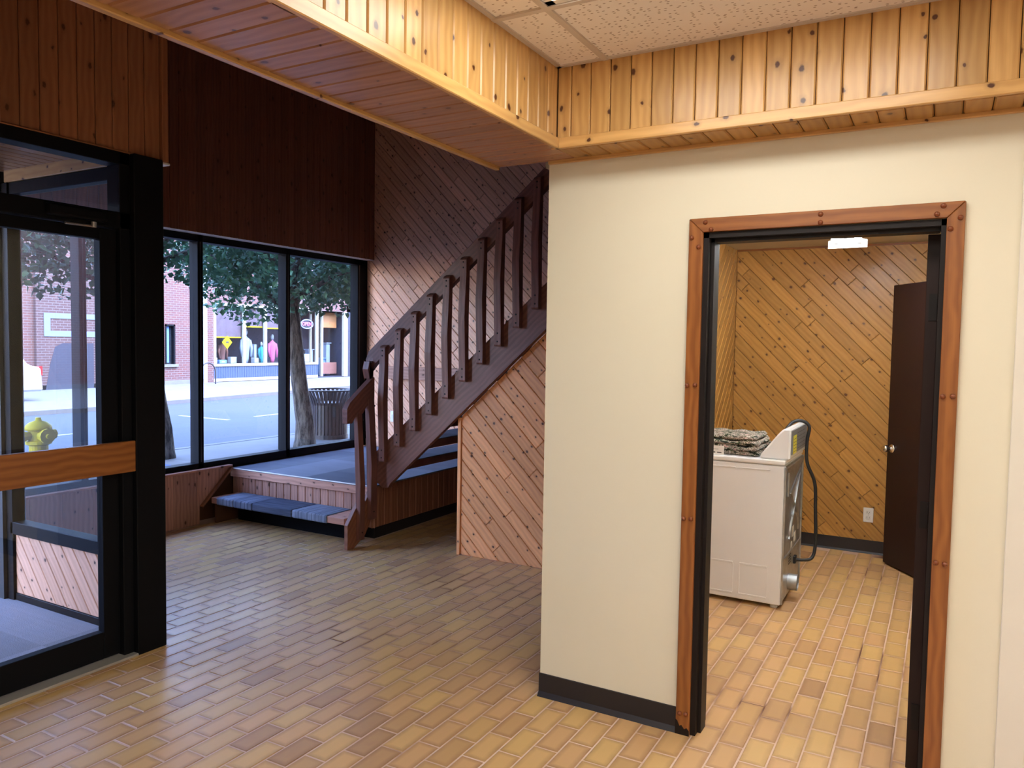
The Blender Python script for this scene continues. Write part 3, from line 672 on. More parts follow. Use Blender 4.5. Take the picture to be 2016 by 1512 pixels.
MB().box(-0.02, 0.0, -0.0026, -0.0018, 0.012, 0.019).box(0.012, 0.04, -0.0026, -0.0018, 0.012, 0.018).box(-0.05, -0.026, -0.0026, -0.0018, 0.012, 0.018).box(-0.02, 0.02, -0.0025, -0.0018, 0.035, 0.037).build('printed_bars', SLOT, cd2)

# ------------------------------------------------------------------ stair wall, street wall, high walls
ws = struct('wall_stair', MB().box(-5.9, XLL, YB+0.012, YB+0.15, 0, ZH+0.1), BACKW, 'tall stair wall of pale knotty pine boards laid diagonally', 'wall')
planks(ws, PINE_S, (0, YB+0.012, 0), (1, 0, 0), (0, 0, 1), rect(-5.75, -1.72, 0.30, ZH), -math.radians(45.7), 0.0875, phase=0.02, seglen=(0.7, 2.2), seed=21)
struct('baseboard_stair', MB().box(-5.7, -4.0, YB-0.012, YB, 0.45, 0.53, 0.003), PINE_S, 'pale wooden baseboard where the landing meets the stair wall', 'baseboard')
# handrail on the stair wall
wr = empty('wall_handrail', (-5.3, YB, 1.285), 'plain wooden rail fixed level along the stair wall', 'handrail')
board('rail_board', PINE_W, wr, (-0.05, -0.06, 0), (1.05, -0.06, 0), (0, 0, 1), 0.135, 0.035)
for x in (0.1, 0.75): MB().box(x-0.03, x+0.03, -0.045, 0.0, -0.09, 0.0, 0.003).build('bracket', BROWN, wr)
so2 = empty('wall_switch_plate', (-5.305, YB, 0.80), 'narrow white plate on the diagonal stair wall boards', 'wall plate')
MB().box(-0.012, 0.03, -0.008, 0, -0.06, 0.06, 0.002).build('cover_plate', PLATE, so2)
MB().box(0.002, 0.016, -0.012, -0.007, -0.02, 0.02).build('toggle', PLATE, so2)

# street wall: header boards above the windows
XH = -5.56
wst = struct('wall_street', MB().box(-5.9, XH-0.012, 2.62, YB+0.1, 2.525, ZH+0.1).box(-5.9, XWIN-0.03, 2.55, YB+0.1, -0.1, 0.44), BACKW, 'shade-darkened pine boarded wall above the street windows', 'wall')
planks(wst, PINE_H, (XH-0.012, 0, 0), (0, 1, 0), (0, 0, 1), rect(2.66, YB, 2.52, ZH), math.pi/2, PW, phase=-0.02, seed=31)
board('header_soffit', WHITEP, wst, (XH-0.07, 2.66, 2.522), (XH-0.07, YB, 2.522), (1, 0, 0), 0.135, 0.008)  # white stands in for daylight on the underside of the header
board('cornice', PINE_H, wst, (XH+0.012, 2.66, ZH-0.03), (XH+0.012, YB, ZH-0.03), (0, 0, 1), 0.06, 0.03)
# apron boards below the sill, left of the landing
planks(wst, PINE_H, (-5.64, 0, 0), (0, 1, 0), (0, 0, 1), [(2.62, 0.0), (4.49, 0.0), (4.49, 0.16), (4.82, 0.465), (2.62, 0.465)], math.pi/2, 0.235, gap=0.0015, bev=0.002, phase=0.0, seed=32, name='apron_board')
for o in [c for c in wst.children if c.name.startswith('apron')]: o.data.materials.clear(); o.data.materials.append(PINE_W)
board('sill_board', PINE_W, wst, (-5.66, 2.62, 0.474), (-5.66, 4.835, 0.474), (1, 0, 0), 0.10, 0.018)
board('cut_trim', STEPW, wst, (-5.622, 4.50, 0.155), (-5.622, 4.83, 0.46), (0.0, 0.68, -0.73), 0.02, 0.045)
# the street window
win = empty('window_1', (XWIN, 4.0, 0.47), 'tall black framed street window of four clear panes', 'window', None, 'structure')
WI = loc_inv(win)
mull = [2.43, 3.485, 4.535, 5.56, 6.62]
for y in mull:
    m = MB().box(XWIN-0.05, XWIN+0.06, y-0.028, y+0.028, 0.46, 2.52, 0.003)
    m.build('mullion', BLACK, win, WI)
    MB().box(XWIN+0.06, XWIN+0.0612, y-0.006, y+0.006, 0.54, 2.46).build('mullion_strip', GREYP, win, WI)
MB().box(XWIN-0.05, XWIN+0.06, 2.4, YB, 2.46, 2.52, 0.003).build('head_frame', BLACK, win, WI)
MB().box(XWIN-0.05, XWIN+0.06, 2.4, YB, 0.455, 0.53, 0.003).build('sill_frame', BLACK, win, WI)
MB().box(XWIN-0.05, XWIN+0.06, 6.64, YB, 0.46, 2.52).build('jamb_frame', BLACK, win, WI)
for a, b in zip(mull, mull[1:]):
    MB().box(XWIN-0.003, XWIN+0.003, a+0.028, b-0.028, 0.53, 2.46).build('pane', GLASS, win, WI)

# ------------------------------------------------------------------ entry wall, glazed door and vestibule
we = struct('wall_entry', MB().box(XE-0.10, XE-0.012, -4.3, 2.655, 2.54, ZH).box(XE-0.10, XE, -4.3, 0.4, 0, 2.54).box(-5.8, XE-0.1, 2.62, 2.65, 2.535, ZH), BACKW, 'brown pine boarded wall above the glazed entry door', 'wall')
planks(we, PINE_V, (XE-0.012, 0, 0), (0, 1, 0), (0, 0, 1), rect(0.4, 2.62, 2.535, ZH), math.pi/2, PW, phase=-2.62-0.0, seed=41)
board('corner_trim', PINE_V, we, (XE+0.004, 2.638, 2.53), (XE+0.004, 2.638, ZH), (0, 1, 0), 0.035, 0.03)
planks(we, PINE_H, (0, 2.655-0.0, 0), (-1, 0, 0), (0, 0, 1), rect(-XE, 5.56, 2.54, ZH), math.pi/2, PW, seed=42)
board('bottom_trim', PINE_V, we, (XE+0.0, 0.4, 2.528), (XE+0.0, 2.655, 2.528), (0, 0, 1), 0.018, 0.02)
MB().box(-3.86, XE+0.012, 2.60, 2.668, 2.518, 2.528).build('header_underside', WHITEP, we)  # window light caught under the header, put in as white
ent = empty('door_1', (XE, 2.4, 0), 'black framed glass entry door with wooden push bar and transom', 'door', None, 'structure')
EI = loc_inv(ent)
MB().box(XE-0.10, XE+0.045, 2.440, 2.605, 0, 2.53, 0.004).build('column', BLACK, ent, EI)
MB().box(XE-0.09, XE+0.012, 2.385, 2.440, 0, 2.53, 0.003).build('door_jamb', BLACK, ent, EI)
MB().box(XE-0.09, XE+0.012, 0.4, 2.44, 2.468, 2.53, 0.003).build('transom_head', BLACK, ent, EI)
MB().box(XE-0.09, XE+0.012, 0.4, 2.44, 2.155, 2.235, 0.003).build('transom_bar', BLACK, ent, EI)
MB().box(XE-0.004, XE+0.002, 0.45, 2.415, 2.235, 2.468).build('transom_pane', GLASS, ent, EI)
MB().box(XE-0.07, XE-0.02, 2.30, 2.385, 0.02, 2.150, 0.003).build('stile', BLACK, ent, EI)
MB().box(XE-0.07, XE-0.02, 1.30, 1.385, 0.02, 2.150, 0.003).build('stile', BLACK, ent, EI)
MB().box(XE-0.07, XE-0.02, 1.385, 2.30, 2.095, 2.150, 0.003).build('top_rail', BLACK, ent, EI)
MB().box(XE-0.07, XE-0.02, 1.385, 2.30, 0.02, 0.155, 0.003).build('bottom_rail', BLACK, ent, EI)
MB().box(XE-0.048, XE-0.042, 1.385, 2.30, 0.155, 2.095).build('door_pane', GLASS, ent, EI)
pb = board('push_bar', OAK, ent, (XE+0.02, 1.33, 1.025), (XE+0.02, 2.462, 1.025), (0, 0, 1), 0.155, 0.03)
pb.matrix_basis = EI @ pb.matrix_basis
for z in (0.045, -0.045): link('screw', peg, PEGW, pb, axes_matrix((0.535, z, -0.015), (1, 0, 0), (0, -1, 0), (0, 0, -1)))
clo = MB().box(XE+0.0, XE+0.055, 2.02, 2.30, 2.17, 2.225, 0.012, 2).build('door_closer', BLACK, ent, EI)
MB().tube([(XE+0.03, 2.24, 2.165), (XE+0.03, 2.24, 2.14)], 0.012, 10).tube([(XE+0.03, 2.24, 2.145), (XE+0.05, 2.09, 2.14)], 0.006, 8).build('closer_arm', GALV, clo)
MB().box(XE-0.06, XE+0.05, 0.4, 2.44, 0.0, 0.014, 0.003).build('threshold', ALU, ent, EI)
struct('wall_vestibule_door_side', MB().box(XE-0.09, XE, 0.4, 1.30, 0, 2.16), BLACK, 'black framed panel beside the glass entry door', 'wall')
# vestibule
XO = -4.93
struct('floor_vestibule', MB().box(XO-1.0, XE-0.06, 0.3, 2.58, -0.05, 0.008), MATC, 'grey carpet mat covering the vestibule floor', 'floor')
vs = empty('window_2', (XO, 2.60, 0), 'vestibule side light with black frame over a diagonal pine panel', 'window', None, 'structure')
VI = loc_inv(vs)
YV = 2.60
f = MB().box(XO, XE-0.1, YV-0.03, YV+0.03, 0.0, 0.05, 0.003)
f.box(XO, XE-0.1, YV-0.04, YV+0.04, 0.415, 0.49, 0.003).box(XO, XE-0.1, YV-0.03, YV+0.03, 2.46, 2.53, 0.003)
f.box(XO-0.04, XO+0.03, YV-0.04, YV+0.04, 0, 2.53, 0.003)
f.build('frame', BLACK, vs, VI)
MB().box(XO+0.03, XE-0.1, YV-0.003, YV+0.003, 0.49, 2.46).build('pane', GLASS, vs, VI)
kick = MB().box(XO+0.03, XE-0.1, YV-0.012, YV+0.012, 0.05, 0.415).build('kick_panel', BACKW, vs, VI)
planks(kick, PINE_S, (0, YV-0.012, 0), (1, 0, 0), (0, 0, 1), rect(XO+0.03, XE-0.1, 0.05, 0.415), -math.radians(52), 0.0875, seed=51)
hd = board('head_trim', PINE, vs, (XO, YV-0.03, 2.571), (XE-0.1, YV-0.03, 2.571), (0, 0, 1), 0.08, 0.02); hd.matrix_basis = VI @ hd.matrix_basis
struct('wall_vestibule', MB().box(-5.85, XO-0.04, YV-0.06, YV+0.06, 0, 2.66).box(XO-0.06, XO, 0.3, 1.4, 0, 2.66), GREYP, 'dark grey metal wall panel at the outer vestibule doorway', 'wall')
cv = struct('ceiling_vestibule', MB().box(-5.8, XE-0.09, 0.3, 2.618, 2.612, 2.66), BACKW, 'varnished board ceiling of the entry vestibule', 'ceiling')
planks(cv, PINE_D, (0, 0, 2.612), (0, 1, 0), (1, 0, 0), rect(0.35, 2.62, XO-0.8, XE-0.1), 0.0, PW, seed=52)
struct('wall_vestibule_near', MB().box(-5.8, XE-0.09, 0.3, 0.36, 0, 2.66), CREAM, 'plain near side wall of the vestibule', 'wall')

# ------------------------------------------------------------------ landing with entry step
PZ, PX1, PY0 = 0.45, -4.0, 4.865
ld = empty('landing', (-4.85, PY0, 0), 'carpeted stair landing by the street window with a pine board front', 'landing')
LI = loc_inv(ld)
MB().box(-5.66, PX1-0.02, PY0+0.02, YB-0.004, 0.10, PZ-0.012).build('core', BACKW, ld, LI)
MB().box(-5.655, PX1+0.004, PY0-0.02, YB-0.014, PZ-0.012, PZ, 0.004).build('carpet', CARPET, ld, LI)
MB().box(-5.60, PX1-0.04, PY0+0.06, YB-0.004, 0.0, 0.10).build('toe_kick', VINYL, ld, LI)
MB().box(-5.655, PX1, PY0-0.023, PY0-0.018, PZ-0.006, PZ+0.002).build('nosing_strip', PLATE, ld, LI)
nb = board('nosing_board', PINE_W, ld, (-5.655, PY0-0.006, PZ-0.045), (PX1, PY0-0.006, PZ-0.045), (0, 0, 1), 0.066, 0.03); nb.matrix_basis = LI @ nb.matrix_basis
planks(ld, PINE_W, Vector((0, PY0+0.02, 0))-Vector(ld.location), (1, 0, 0), (0, 0, 1), rect(-5.655, PX1, 0.10, PZ-0.05), math.pi/2, 0.0865, seed=61, name='riser_board')
planks(ld, STEPW, Vector((PX1-0.02, 0, 0))-Vector(ld.location), (0, 1, 0), (0, 0, 1), rect(PY0-0.005, YB-0.004, 0.10, PZ-0.014), math.pi/2, 0.0865, seed=62, name='side_board')
st = empty('entry_step', (-4.8, 4.56, 0), 'low floating step wrapped in dark ribbed carpet before the landing', 'step')
SI = loc_inv(st)
tb = board('tread_board', PINE_W, st, (-5.57, 4.71, 0.205), (-4.045, 4.71, 0.205), (0, 1, 0), 0.29, 0.052); tb.matrix_basis = SI @ tb.matrix_basis
bnds = [-5.50, -5.29, -5.06, -4.60, -4.22]
for k, (a, b) in enumerate(zip(bnds, bnds[1:])):
    o = MB().box(a-(a+b)/2+0.001, b-(a+b)/2-0.001, -0.155, 0.145, -0.032, 0.034, 0.012, 2).build('carpet_piece', (CARPET_R1, CARPET_R1, CARPET_R2, CARPET_R1)[k], st)
    o.matrix_basis = SI @ axes_matrix(((a+b)/2, 4.71, 0.205), (1, 0, 0), (0, 1, 0), (0, 0, 1))
MB().box(-5.5, -4.1, 4.80, 4.84, 0.0, 0.175).build('riser_back', BLACK, st, SI)
MB().box(-5.57, -5.545, 4.60, 4.85, 0.0, 0.18).build('bearer', BACKW, st, SI)

# ------------------------------------------------------------------ staircase
sc = empty('staircase', (-4.0, 4.87, 0.45), 'open tread stair with brown stringer, bolted balusters and handrail', 'staircase')
TI = loc_inv(sc)
SY = 4.845
def under(o, inv): o.matrix_basis = inv @ o.matrix_basis; return o
S0 = lambda x: 1.463+0.872*(x+3.13)      # stringer top
S1 = lambda x: 1.112+0.905*(x+3.13)      # stringer underside
XT = -1.72
under(poly_board('stringer', BROWN, sc, [(-3.99, SY, 0.52), (-3.965, SY, 0.485), (-3.935, SY, 0.478), (-3.895, SY, 0.447), (-3.84, SY, 0.455), (-3.815, SY, S1(-3.815)), (XT, SY, S1(XT)), (XT, SY, S0(XT)), (-3.97, SY, S0(-3.97))], (0, 1, 0), 0.05, (0.745, 0, 0.667)), TI)
under(poly_board('stringer', BROWN, sc, [(-4.05, YB-0.06, 0.452), (-3.815, YB-0.06, 0.452), (XT, YB-0.06, S1(XT)), (XT, YB-0.06, S0(XT)-0.05), (-4.05, YB-0.06, 0.66)], (0, 1, 0), 0.05, (0.745, 0, 0.667)), TI)
R0 = lambda x: 1.60+0.842*(x+3.97)
under(poly_board('handrail', BROWN, sc, [(-4.075, SY, R0(-4.075)-0.175), (-3.99, SY, R0(-3.99)-0.152), (XT, SY, R0(XT)-0.152), (XT, SY, R0(XT)), (-4.045, SY, R0(-4.045)+0.003), (-4.075, SY, R0(-4.075)-0.035)], (0, 1, 0), 0.055, (0.765, 0, 0.644)), TI)
k = 1
while True:
    xb, z = -3.81+0.2155*(k-1), 0.45+0.191*k
    if xb > XT-0.05: break
    tr = under(board('tread', BROWN, sc, (xb-0.15, SY+0.05, z-0.035), (xb-0.15, YB-0.06, z-0.035), (1, 0, 0), 0.29, 0.064, 0.004), TI)
    l = YB-0.06-SY-0.05
    MB().box(-l/2+0.01, l/2-0.01, -0.148, 0.148, 0.03, 0.038, 0.003).build('carpet_strip', CARPET, tr, Matrix.Rotation(math.pi, 4, 'X'))
    k += 1
bolt = MB().lathe([(0.007, 0), (0.0065, 0.003), (0.003, 0.005)], seg=8).mesh('bolt', True)
def baluster_mesh(h):
    # side profile (local y is out of the wall, z up), bowed outwards at the middle
    pr = [(0, 0), (0.042, 0.0), (0.048, 0.012), (0.048, 0.12), (0.066, h*0.52), (0.046, h-0.13), (0.046, h-0.018), (0.038, h-0.004), (0, h+0.012), (0, h-0.15), (0.006, h*0.52), (0, 0.15)]
    b = MB().prism(pr, 'X', -0.029, 0.029, 0.002)
    return b
def place_baluster(parent, inv, x, z0, z1):
    h = z1-z0; M = axes_matrix((x, SY, z0), (-1, 0, 0), (0, -1, 0), (0, 0, 1))
    # grain along the height: object X up
    b = baluster_mesh(h); G = Matrix(((0, 0, 1, 0), (1, 0, 0, 0), (0, 1, 0, 0), (0, 0, 0, 1)))
    b.xf(G); o = b.build('baluster', BROWN, parent, inv @ M @ G.inverted())
    for zz, yy in ((h-0.035, 0.044), (h-0.075, 0.044), (0.035, 0.046), (0.095, 0.046)):
        link('bolt', bolt, BOLT, o, G @ axes_matrix((0, yy, zz), (1, 0, 0), (0, 0, -1), (0, 1, 0)))
BX = [-3.87+0.1502*i for i in range(14)]
for x in BX:
    place_baluster(sc, TI, x+0.0, 0.665+0.889*(x+3.87), 1.585+0.886*(x+3.87))
place_baluster(sc, TI, -4.022, 1.342, 1.452)
# panel below the stair
wu = struct('wall_understair', MB().prism([(-3.20, 0), (XLL-0.1, 0), (XLL-0.1, S1(XLL-0.1)-0.01), (-3.20, S1(-3.20)-0.01)], 'Y', 4.912, 4.98), BACKW, 'lamp-tinted pine wall of diagonal boards closing the space under the stair', 'wall')
planks(wu, PINE_U, (0, 4.912, 0), (1, 0, 0), (0, 0, 1), [(-3.178, 0.0), (XLL-0.1, 0.0), (XLL-0.1, S1(XLL-0.1)), (-3.178, S1(-3.178))], -math.radians(45.7), 0.0905, phase=0.0519, seglen=(0.8, 2.2), seed=71)
board('edge_trim', PINE_U, wu, (-3.195, 4.905, 0.0), (-3.195, 4.905, S1(-3.195)), (1, 0, 0), 0.03, 0.03)
struct('wall_stair_end', MB().box(-3.20, -3.17, 4.98, YB, 0, 0.95), BACKW, 'dark partition behind the stair panel', 'wall')

# short railing beside the entry step
rl = empty('step_railing', (-4.0, 4.6, 0), 'short brown railing with two bowed posts beside the entry step', 'railing')
RI = loc_inv(rl); RX = -3.975
under(poly_board('foot_board', STEPW, rl, [(RX-0.035, y, z) for y, z in ((4.525, 0.0), (4.60, 0.0), (4.66, 0.035), (4.73, 0.075), (4.765, 0.125), (4.80, 0.185), (4.83, 0.20), (4.838, 0.24), (4.838, 0.42), (4.80, 0.43), (4.765, 0.39), (4.735, 0.35), (4.70, 0.395), (4.66, 0.36), (4.59, 0.275), (4.525, 0.195))], (1, 0, 0), 0.035, (0, 0.6, 0.8)), RI)
under(poly_board('sloped_handrail', BROWN, rl, [(RX-0.05, y, z) for y, z in ((4.515, 0.985), (4.575, 0.985), (4.61, 1.03), (4.70, 1.055), (4.74, 1.10), (4.80, 1.14), (4.838, 1.16), (4.838, 1.335), (4.80, 1.32), (4.545, 1.145), (4.515, 1.10))], (1, 0, 0), 0.05, (0, 0.8, 0.6)), RI)
for y, z0, z1, hw in ((4.655, 0.06, 1.06, 0.029), (4.795, 0.20, 1.16, 0.036)):
    h = z1-z0
    pr = [(RX, z0), (RX+0.036, z0), (RX+0.040, z0+h*0.45), (RX+0.004, z1), (RX-0.034, z1), (RX-0.014, z0+h*0.5)]
    G = Matrix(((0, 0, 1, 0), (1, 0, 0, 0), (0, 1, 0, 0), (0, 0, 0, 1)))
    b = MB().prism([(a-RX, c-(z0+z1)/2) for a, c in pr], 'Y', -hw, hw, 0.002); b.xf(G)
    o = b.build('post', BROWN, rl, RI @ Matrix.Translation((RX, y, (z0+z1)/2)) @ G.inverted())
    for zz in (h/2-0.05, -h/2+0.06): link('bolt', bolt, BOLT, o, G @ axes_matrix((0.036, 0, zz), (0, 1, 0), (0, 0, 1), (1, 0, 0)))

# ------------------------------------------------------------------ the street
tag(MB().box(-40, -5.8, -30, 60, -0.4, -0.12).build('road', ASPHALT), 'grey asphalt street outside the windows', 'road', None, 'structure')
nw = tag(MB().box(-9.7, -5.8, -30, 45, -0.3, 0.0).build('sidewalk', CONC), 'concrete sidewalk right outside the window', 'sidewalk', None, 'structure')
MB().box(-9.85, -9.7, -30, 45, -0.3, 0.005, 0.01).build('curb', CONC, nw)
MB().box(-9.0, -8.42, 5.0, 6.4, 0.0, 0.004).build('painted_patch', PAINTB, nw)
fs = tag(MB().prism([(-17.0, -30), (-17.4, 11.0), (-19.6, 25.0), (-21.0, 45), (-40, 45), (-40, -30)], 'Z', -0.3, -0.02).build('far_sidewalk', CONC), 'sunlit concrete sidewalk across the street', 'sidewalk', None, 'structure')
MB().box(-15.0, -13.4, 11.4, 11.5, -0.12, -0.116).build('parking_line', PAINTW, fs)
for (a, b) in (((-13.45, 4.0), (-13.5, 8.2)), ((-13.5, 12.3), (-13.6, 13.4)), ((-13.6, 14.5), (-13.7, 18.0))):
    MB().prism([(a[0], a[1]), (a[0]-0.12, a[1]), (b[0]-0.12, b[1]), (b[0], b[1])], 'Z', -0.12, -0.115).build('road_line', PAINTW, fs)

XFC = -24.1
for (y0, y1, h) in ((6.96, 22.0, 7.5), (22.3, 60.0, 8.5), (-30.0, -4.6, 7.5)):  # unseen row added to keep bright sky out of the shop glass reflections
    nb_ = empty('unseen_neighbour', (-5.9, y0, 0), {6.96: 'added unseen brick building adjoining the stair wall on this side of the street', 22.3: 'added unseen taller brick building further along this side of the street', -30.0: 'added unseen brick building next to the entry on this side of the street'}[y0], 'building')
    MB().box(-0.1, 9.5, 0, y1-y0, -0.2, h).build('brick_wall', BRICK, nb_)
    MB().box(-0.2, 9.6, 0, y1-y0, h, h+0.25).build('parapet_cap', CONC, nb_)
    for k in range(int((y1-y0)//3)): MB().box(-0.13, -0.08, 1.0+k*3, 2.4+k*3, 4.2, 6.0).build('window', CARGL, nb_)
# brick building
bb_ = empty('brick_building', (XFC, 10, 0), 'red brick building across the street with a blue shaded window', 'building')
BI = loc_inv(bb_)
MB().box(-32, XFC, -25, 17.82, -0.1, 5.2).box(-32, XFC, 18.19, 19.35, -0.1, 5.2).box(-32, XFC, 17.82, 18.19, -0.1, 0.70).box(-32, XFC, 17.82, 18.19, 2.10, 5.2).build('brick_wall', BRICK, bb_, BI)
MB().box(XFC, XFC+0.12, 13.3, 15.7, -0.1, 3.95).build('reflected_brick_bay', BRICK2, bb_, BI)  # reflection in the entry glass, modelled as a bay on the facade
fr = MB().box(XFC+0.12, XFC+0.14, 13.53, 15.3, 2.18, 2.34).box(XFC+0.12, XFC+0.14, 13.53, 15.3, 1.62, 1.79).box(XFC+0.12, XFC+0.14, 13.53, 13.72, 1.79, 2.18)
MB().prism([(13.55, -0.1), (15.1, -0.1), (15.1, 1.42), (14.1, 1.42), (13.86, 1.30), (13.70, 0.75)], 'X', XFC+0.1, XFC+0.125).build('dark_shape', DARKIN, bb_, BI)  # flat dark shape below the band, set on the wall
fr.build('reflected_band', plain('pale_blue_reflection', (0.13, 0.18, 0.25), 0.7), bb_, BI)  # pale blue outline from the same glass reflection, put on as colour
wb = MB().box(XFC-0.2, XFC-0.12, 17.82, 18.19, 0.7, 2.1).build('window', CARGL, bb_, BI)
MB().box(XFC-0.12, XFC-0.1, 17.86, 18.04, 0.75, 2.05).build('blue_shade', BLUEC, wb)
MB().box(XFC-0.12, XFC+0.02, 17.80, 17.86, 0.7, 2.12).box(XFC-0.12, XFC+0.02, 18.15, 18.21, 0.7, 2.12).box(XFC-0.12, XFC+0.02, 17.8, 18.21, 2.06, 2.12).build('window_frame', BLACK, wb)
MB().box(XFC-0.02, XFC+0.08, 17.72, 18.30, 0.60, 0.70).build('window_sill', CONC, bb_, BI)
MB().box(XFC-0.02, XFC+0.10, 19.36, 19.52, -0.1, 5.2).build('downpipe', PALEC, bb_, BI)
MB().box(XFC-0.3, XFC+0.06, 19.52, 19.84, -0.1, 5.2).build('brick_pier', BRICK, bb_, BI)
MB().box(XFC-0.05, XFC+0.12, -25, 19.35, -0.1, 0.12).build('plinth', CONC, bb_, BI)
# storefront
sf = empty('storefront', (XFC, 22.5, 0), 'shop front across the street with cream mullions and blue boarded base', 'building')
FI = loc_inv(sf)
YS0, YS1 = 19.86, 25.42
MB().box(-32, XFC-1.6, 19.84, 40, -0.1, 5.2).box(-32, XFC, 27.3, 40, -0.1, 5.2).box(-32, XFC-0.05, 19.84, 40, 3.1, 5.2).box(-32, XFC-0.1, YS0, 27.3, -0.1, 0.02).build('shop_walls', DARKIN, sf, FI)
MB().box(XFC-0.05, XFC, 19.84, 40, 2.95, 5.2).build('upper_wall', BRICK, sf, FI)
MB().box(XFC-0.1, XFC+0.02, YS0, YS1, 0.0, 0.12).build('plinth', SHOPW, sf, FI)
bd = MB()
y = YS0
while y < YS1-0.05: bd.box(XFC-0.06, XFC+0.01, y+0.006, min(y+0.108, YS1), 0.12, 0.575, 0.004); y += 0.114
o = bd.build('base_boards', SHOPB, sf, FI); o['kind'] = 'stuff'
MB().box(XFC-0.07, XFC, YS0, YS1, 0.1, 0.58).build('base_backing', SHOPB, sf, FI)
MB().box(XFC-0.1, XFC+0.05, YS0, YS1, 0.575, 0.68, 0.01).build('sill', SHOPW, sf, FI)
for y in (YS0+0.05, 21.34, 22.42, 23.7, YS1-0.05):
    MB().box(XFC-0.06, XFC+0.04, y-0.065, y+0.065, 0.68, 3.0).build('shop_mullion', SHOPW, sf, FI)
MB().box(XFC-0.06, XFC+0.03, YS0, YS1, 2.9, 3.0).build('head', SHOPW, sf, FI)
for a, b in ((YS0, 21.34), (21.34, 22.42), (22.42, 23.7), (23.7, YS1)):
    MB().box(XFC-0.01, XFC, a, b, 0.68, 2.95).build('shop_pane', GLASS, sf, FI)
for a, b, z in ((YS0+0.1, 21.28, 1.72), (21.4, 22.36, 2.16), (22.48, 23.64, 2.12)):
    bl_ = MB().box(XFC-0.16, XFC-0.12, a, b, z, 2.95).build('blind', BLIND, sf, FI)
    MB().box(XFC-0.17, XFC-0.10, a, b, z-0.05, z).build('blind_rail', YELLOW, bl_)
# recessed shop door and right bay
MB().box(XFC-0.5, XFC-0.46, YS1+0.05, 26.1, 0.1, 2.6).build('shop_door', GLASS, sf, FI)
MB().box(XFC-0.52, XFC-0.42, 26.1, 26.22, 0.0, 2.95).box(XFC-0.52, XFC-0.42, YS1, YS1+0.07, 0, 2.95).box(XFC-0.1, XFC+0.03, 27.1, 27.35, 0, 2.95).build('door_posts', SHOPW, sf, FI)
MB().box(XFC-0.5, XFC-0.42, 26.22, 27.1, 0.12, 0.64).build('bay_base', BRNC, sf, FI)
MB().box(XFC-0.5, XFC-0.44, 26.22, 27.1, 2.22, 2.9).build('bay_board', ORANGEP, sf, FI)
MB().box(XFC-0.47, XFC-0.46, 26.22, 27.1, 0.64, 2.22).build('bay_pane', GLASS, sf, FI)
for y, h, m_ in ((26.6, 0.8, BLUEC), (26.9, 1.5, GREYC), (25.8, 1.2, GREYC)):
    MB().box(XFC-1.0, XFC-0.75, y-0.12, y+0.12, 0.02, h, 0.01).box(XFC-1.05, XFC-0.70, y-0.16, y+0.16, h, h+0.04).build('display_stand', m_, sf, FI)
# things in the shop window
def mannequin(y, mat, label, z=0.7, s=1.0):
    e = empty('mannequin', (XFC-0.55, y, 0.68), label, 'mannequin')
    MB().lathe([(0.10*s, 0.0), (0.14*s, 0.15), (0.16*s, 0.45*s), (0.22*s, 0.8*s), (0.21*s, 0.95*s), (0.07*s, 1.05*s), (0.05*s, 1.10*s)], seg=14).build('jacket', mat, e, Matrix.Diagonal((0.6, 1, 1, 1)), True)
    MB().lathe([(0.02, 1.10*s), (0.07*s, 1.16*s), (0.085*s, 1.26*s), (0.05*s, 1.36*s), (0.01, 1.38*s)], seg=12).build('head', PALEC, e, None, True)
    for q in (-1, 1): MB().tube([(0.0, q*0.20*s, 0.92*s), (0.03, q*0.27*s, 0.6*s), (0.06, q*0.22*s, 0.25*s)], [0.07*s, 0.06*s, 0.045*s], 10).build('sleeve', mat, e, None, True)
    return e
mannequin(21.9, GREYC, 'mannequin in a grey blue jacket in the shop window')
mannequin(20.75, BRNC, 'short mannequin in brown clothes behind the yellow diamond sign', s=0.75)
mannequin(23.32, PINKC, 'mannequin in a pink top in the shop window', s=0.85)
mannequin(22.72, TEALC, 'small mannequin in teal clothes beside the pink one', s=0.62)
mannequin(24.75, TEALC, 'mannequin in turquoise clothes under the open sign', s=0.6)
for (y, x, w_, h_, m_, lb_) in ((20.15, -0.4, 0.2, 0.22, PALEC, 'pale blue box at the left end of the shop window'), (20.5, -0.3, 0.22, 0.14, BLUEC, 'low blue box in front of the brown mannequin'), (21.05, -0.35, 0.18, 0.25, PALEC, 'upright pale box beside the first cream mullion'),
                               (22.2, -0.35, 0.14, 0.2, PALEC, 'pale box at the feet of the grey jacket mannequin'), (22.42, -0.66, 0.08, 0.75, GREYC, 'tall grey carton behind the second cream mullion'), (25.1, -0.4, 0.2, 0.35, PALEC, 'white box beside the turquoise mannequin')):
    e = empty('display_box', (XFC+x, y, 0.68 if y < 25.5 else 0.02), lb_, 'box')
    MB().box(-0.1, 0.1, -w_/2*1.6, w_/2*1.6, 0, h_, 0.01).build('carton', m_, e)
    MB().box(0.1, 0.103, -w_/3, w_/3, h_*0.3, h_*0.7).build('label', SHOPW, e)
ds = empty('diamond_sign', (XFC-0.05, 20.55, 1.50), 'yellow diamond sign hanging in the shop window', 'sign')
MB().prism([(0, -0.26), (0.24, 0), (0, 0.26), (-0.24, 0)], 'X', -0.01, 0.01).build('board', YELLOW, ds)
MB().prism([(-0.08, -0.04), (-0.02, 0.06), (0.03, 0.03), (0.08, 0.06), (0.06, -0.05), (0.01, -0.02)], 'X', 0.011, 0.014).build('pictogram', SLOT, ds)
MB().tube([(0, 0, 0.26), (0, 0, 0.42)], 0.006, 6).build('cord', SLOT, ds)
op = empty('open_sign', (XFC-0.08, 24.85, 2.33), 'oval neon open sign in the shop window', 'sign')
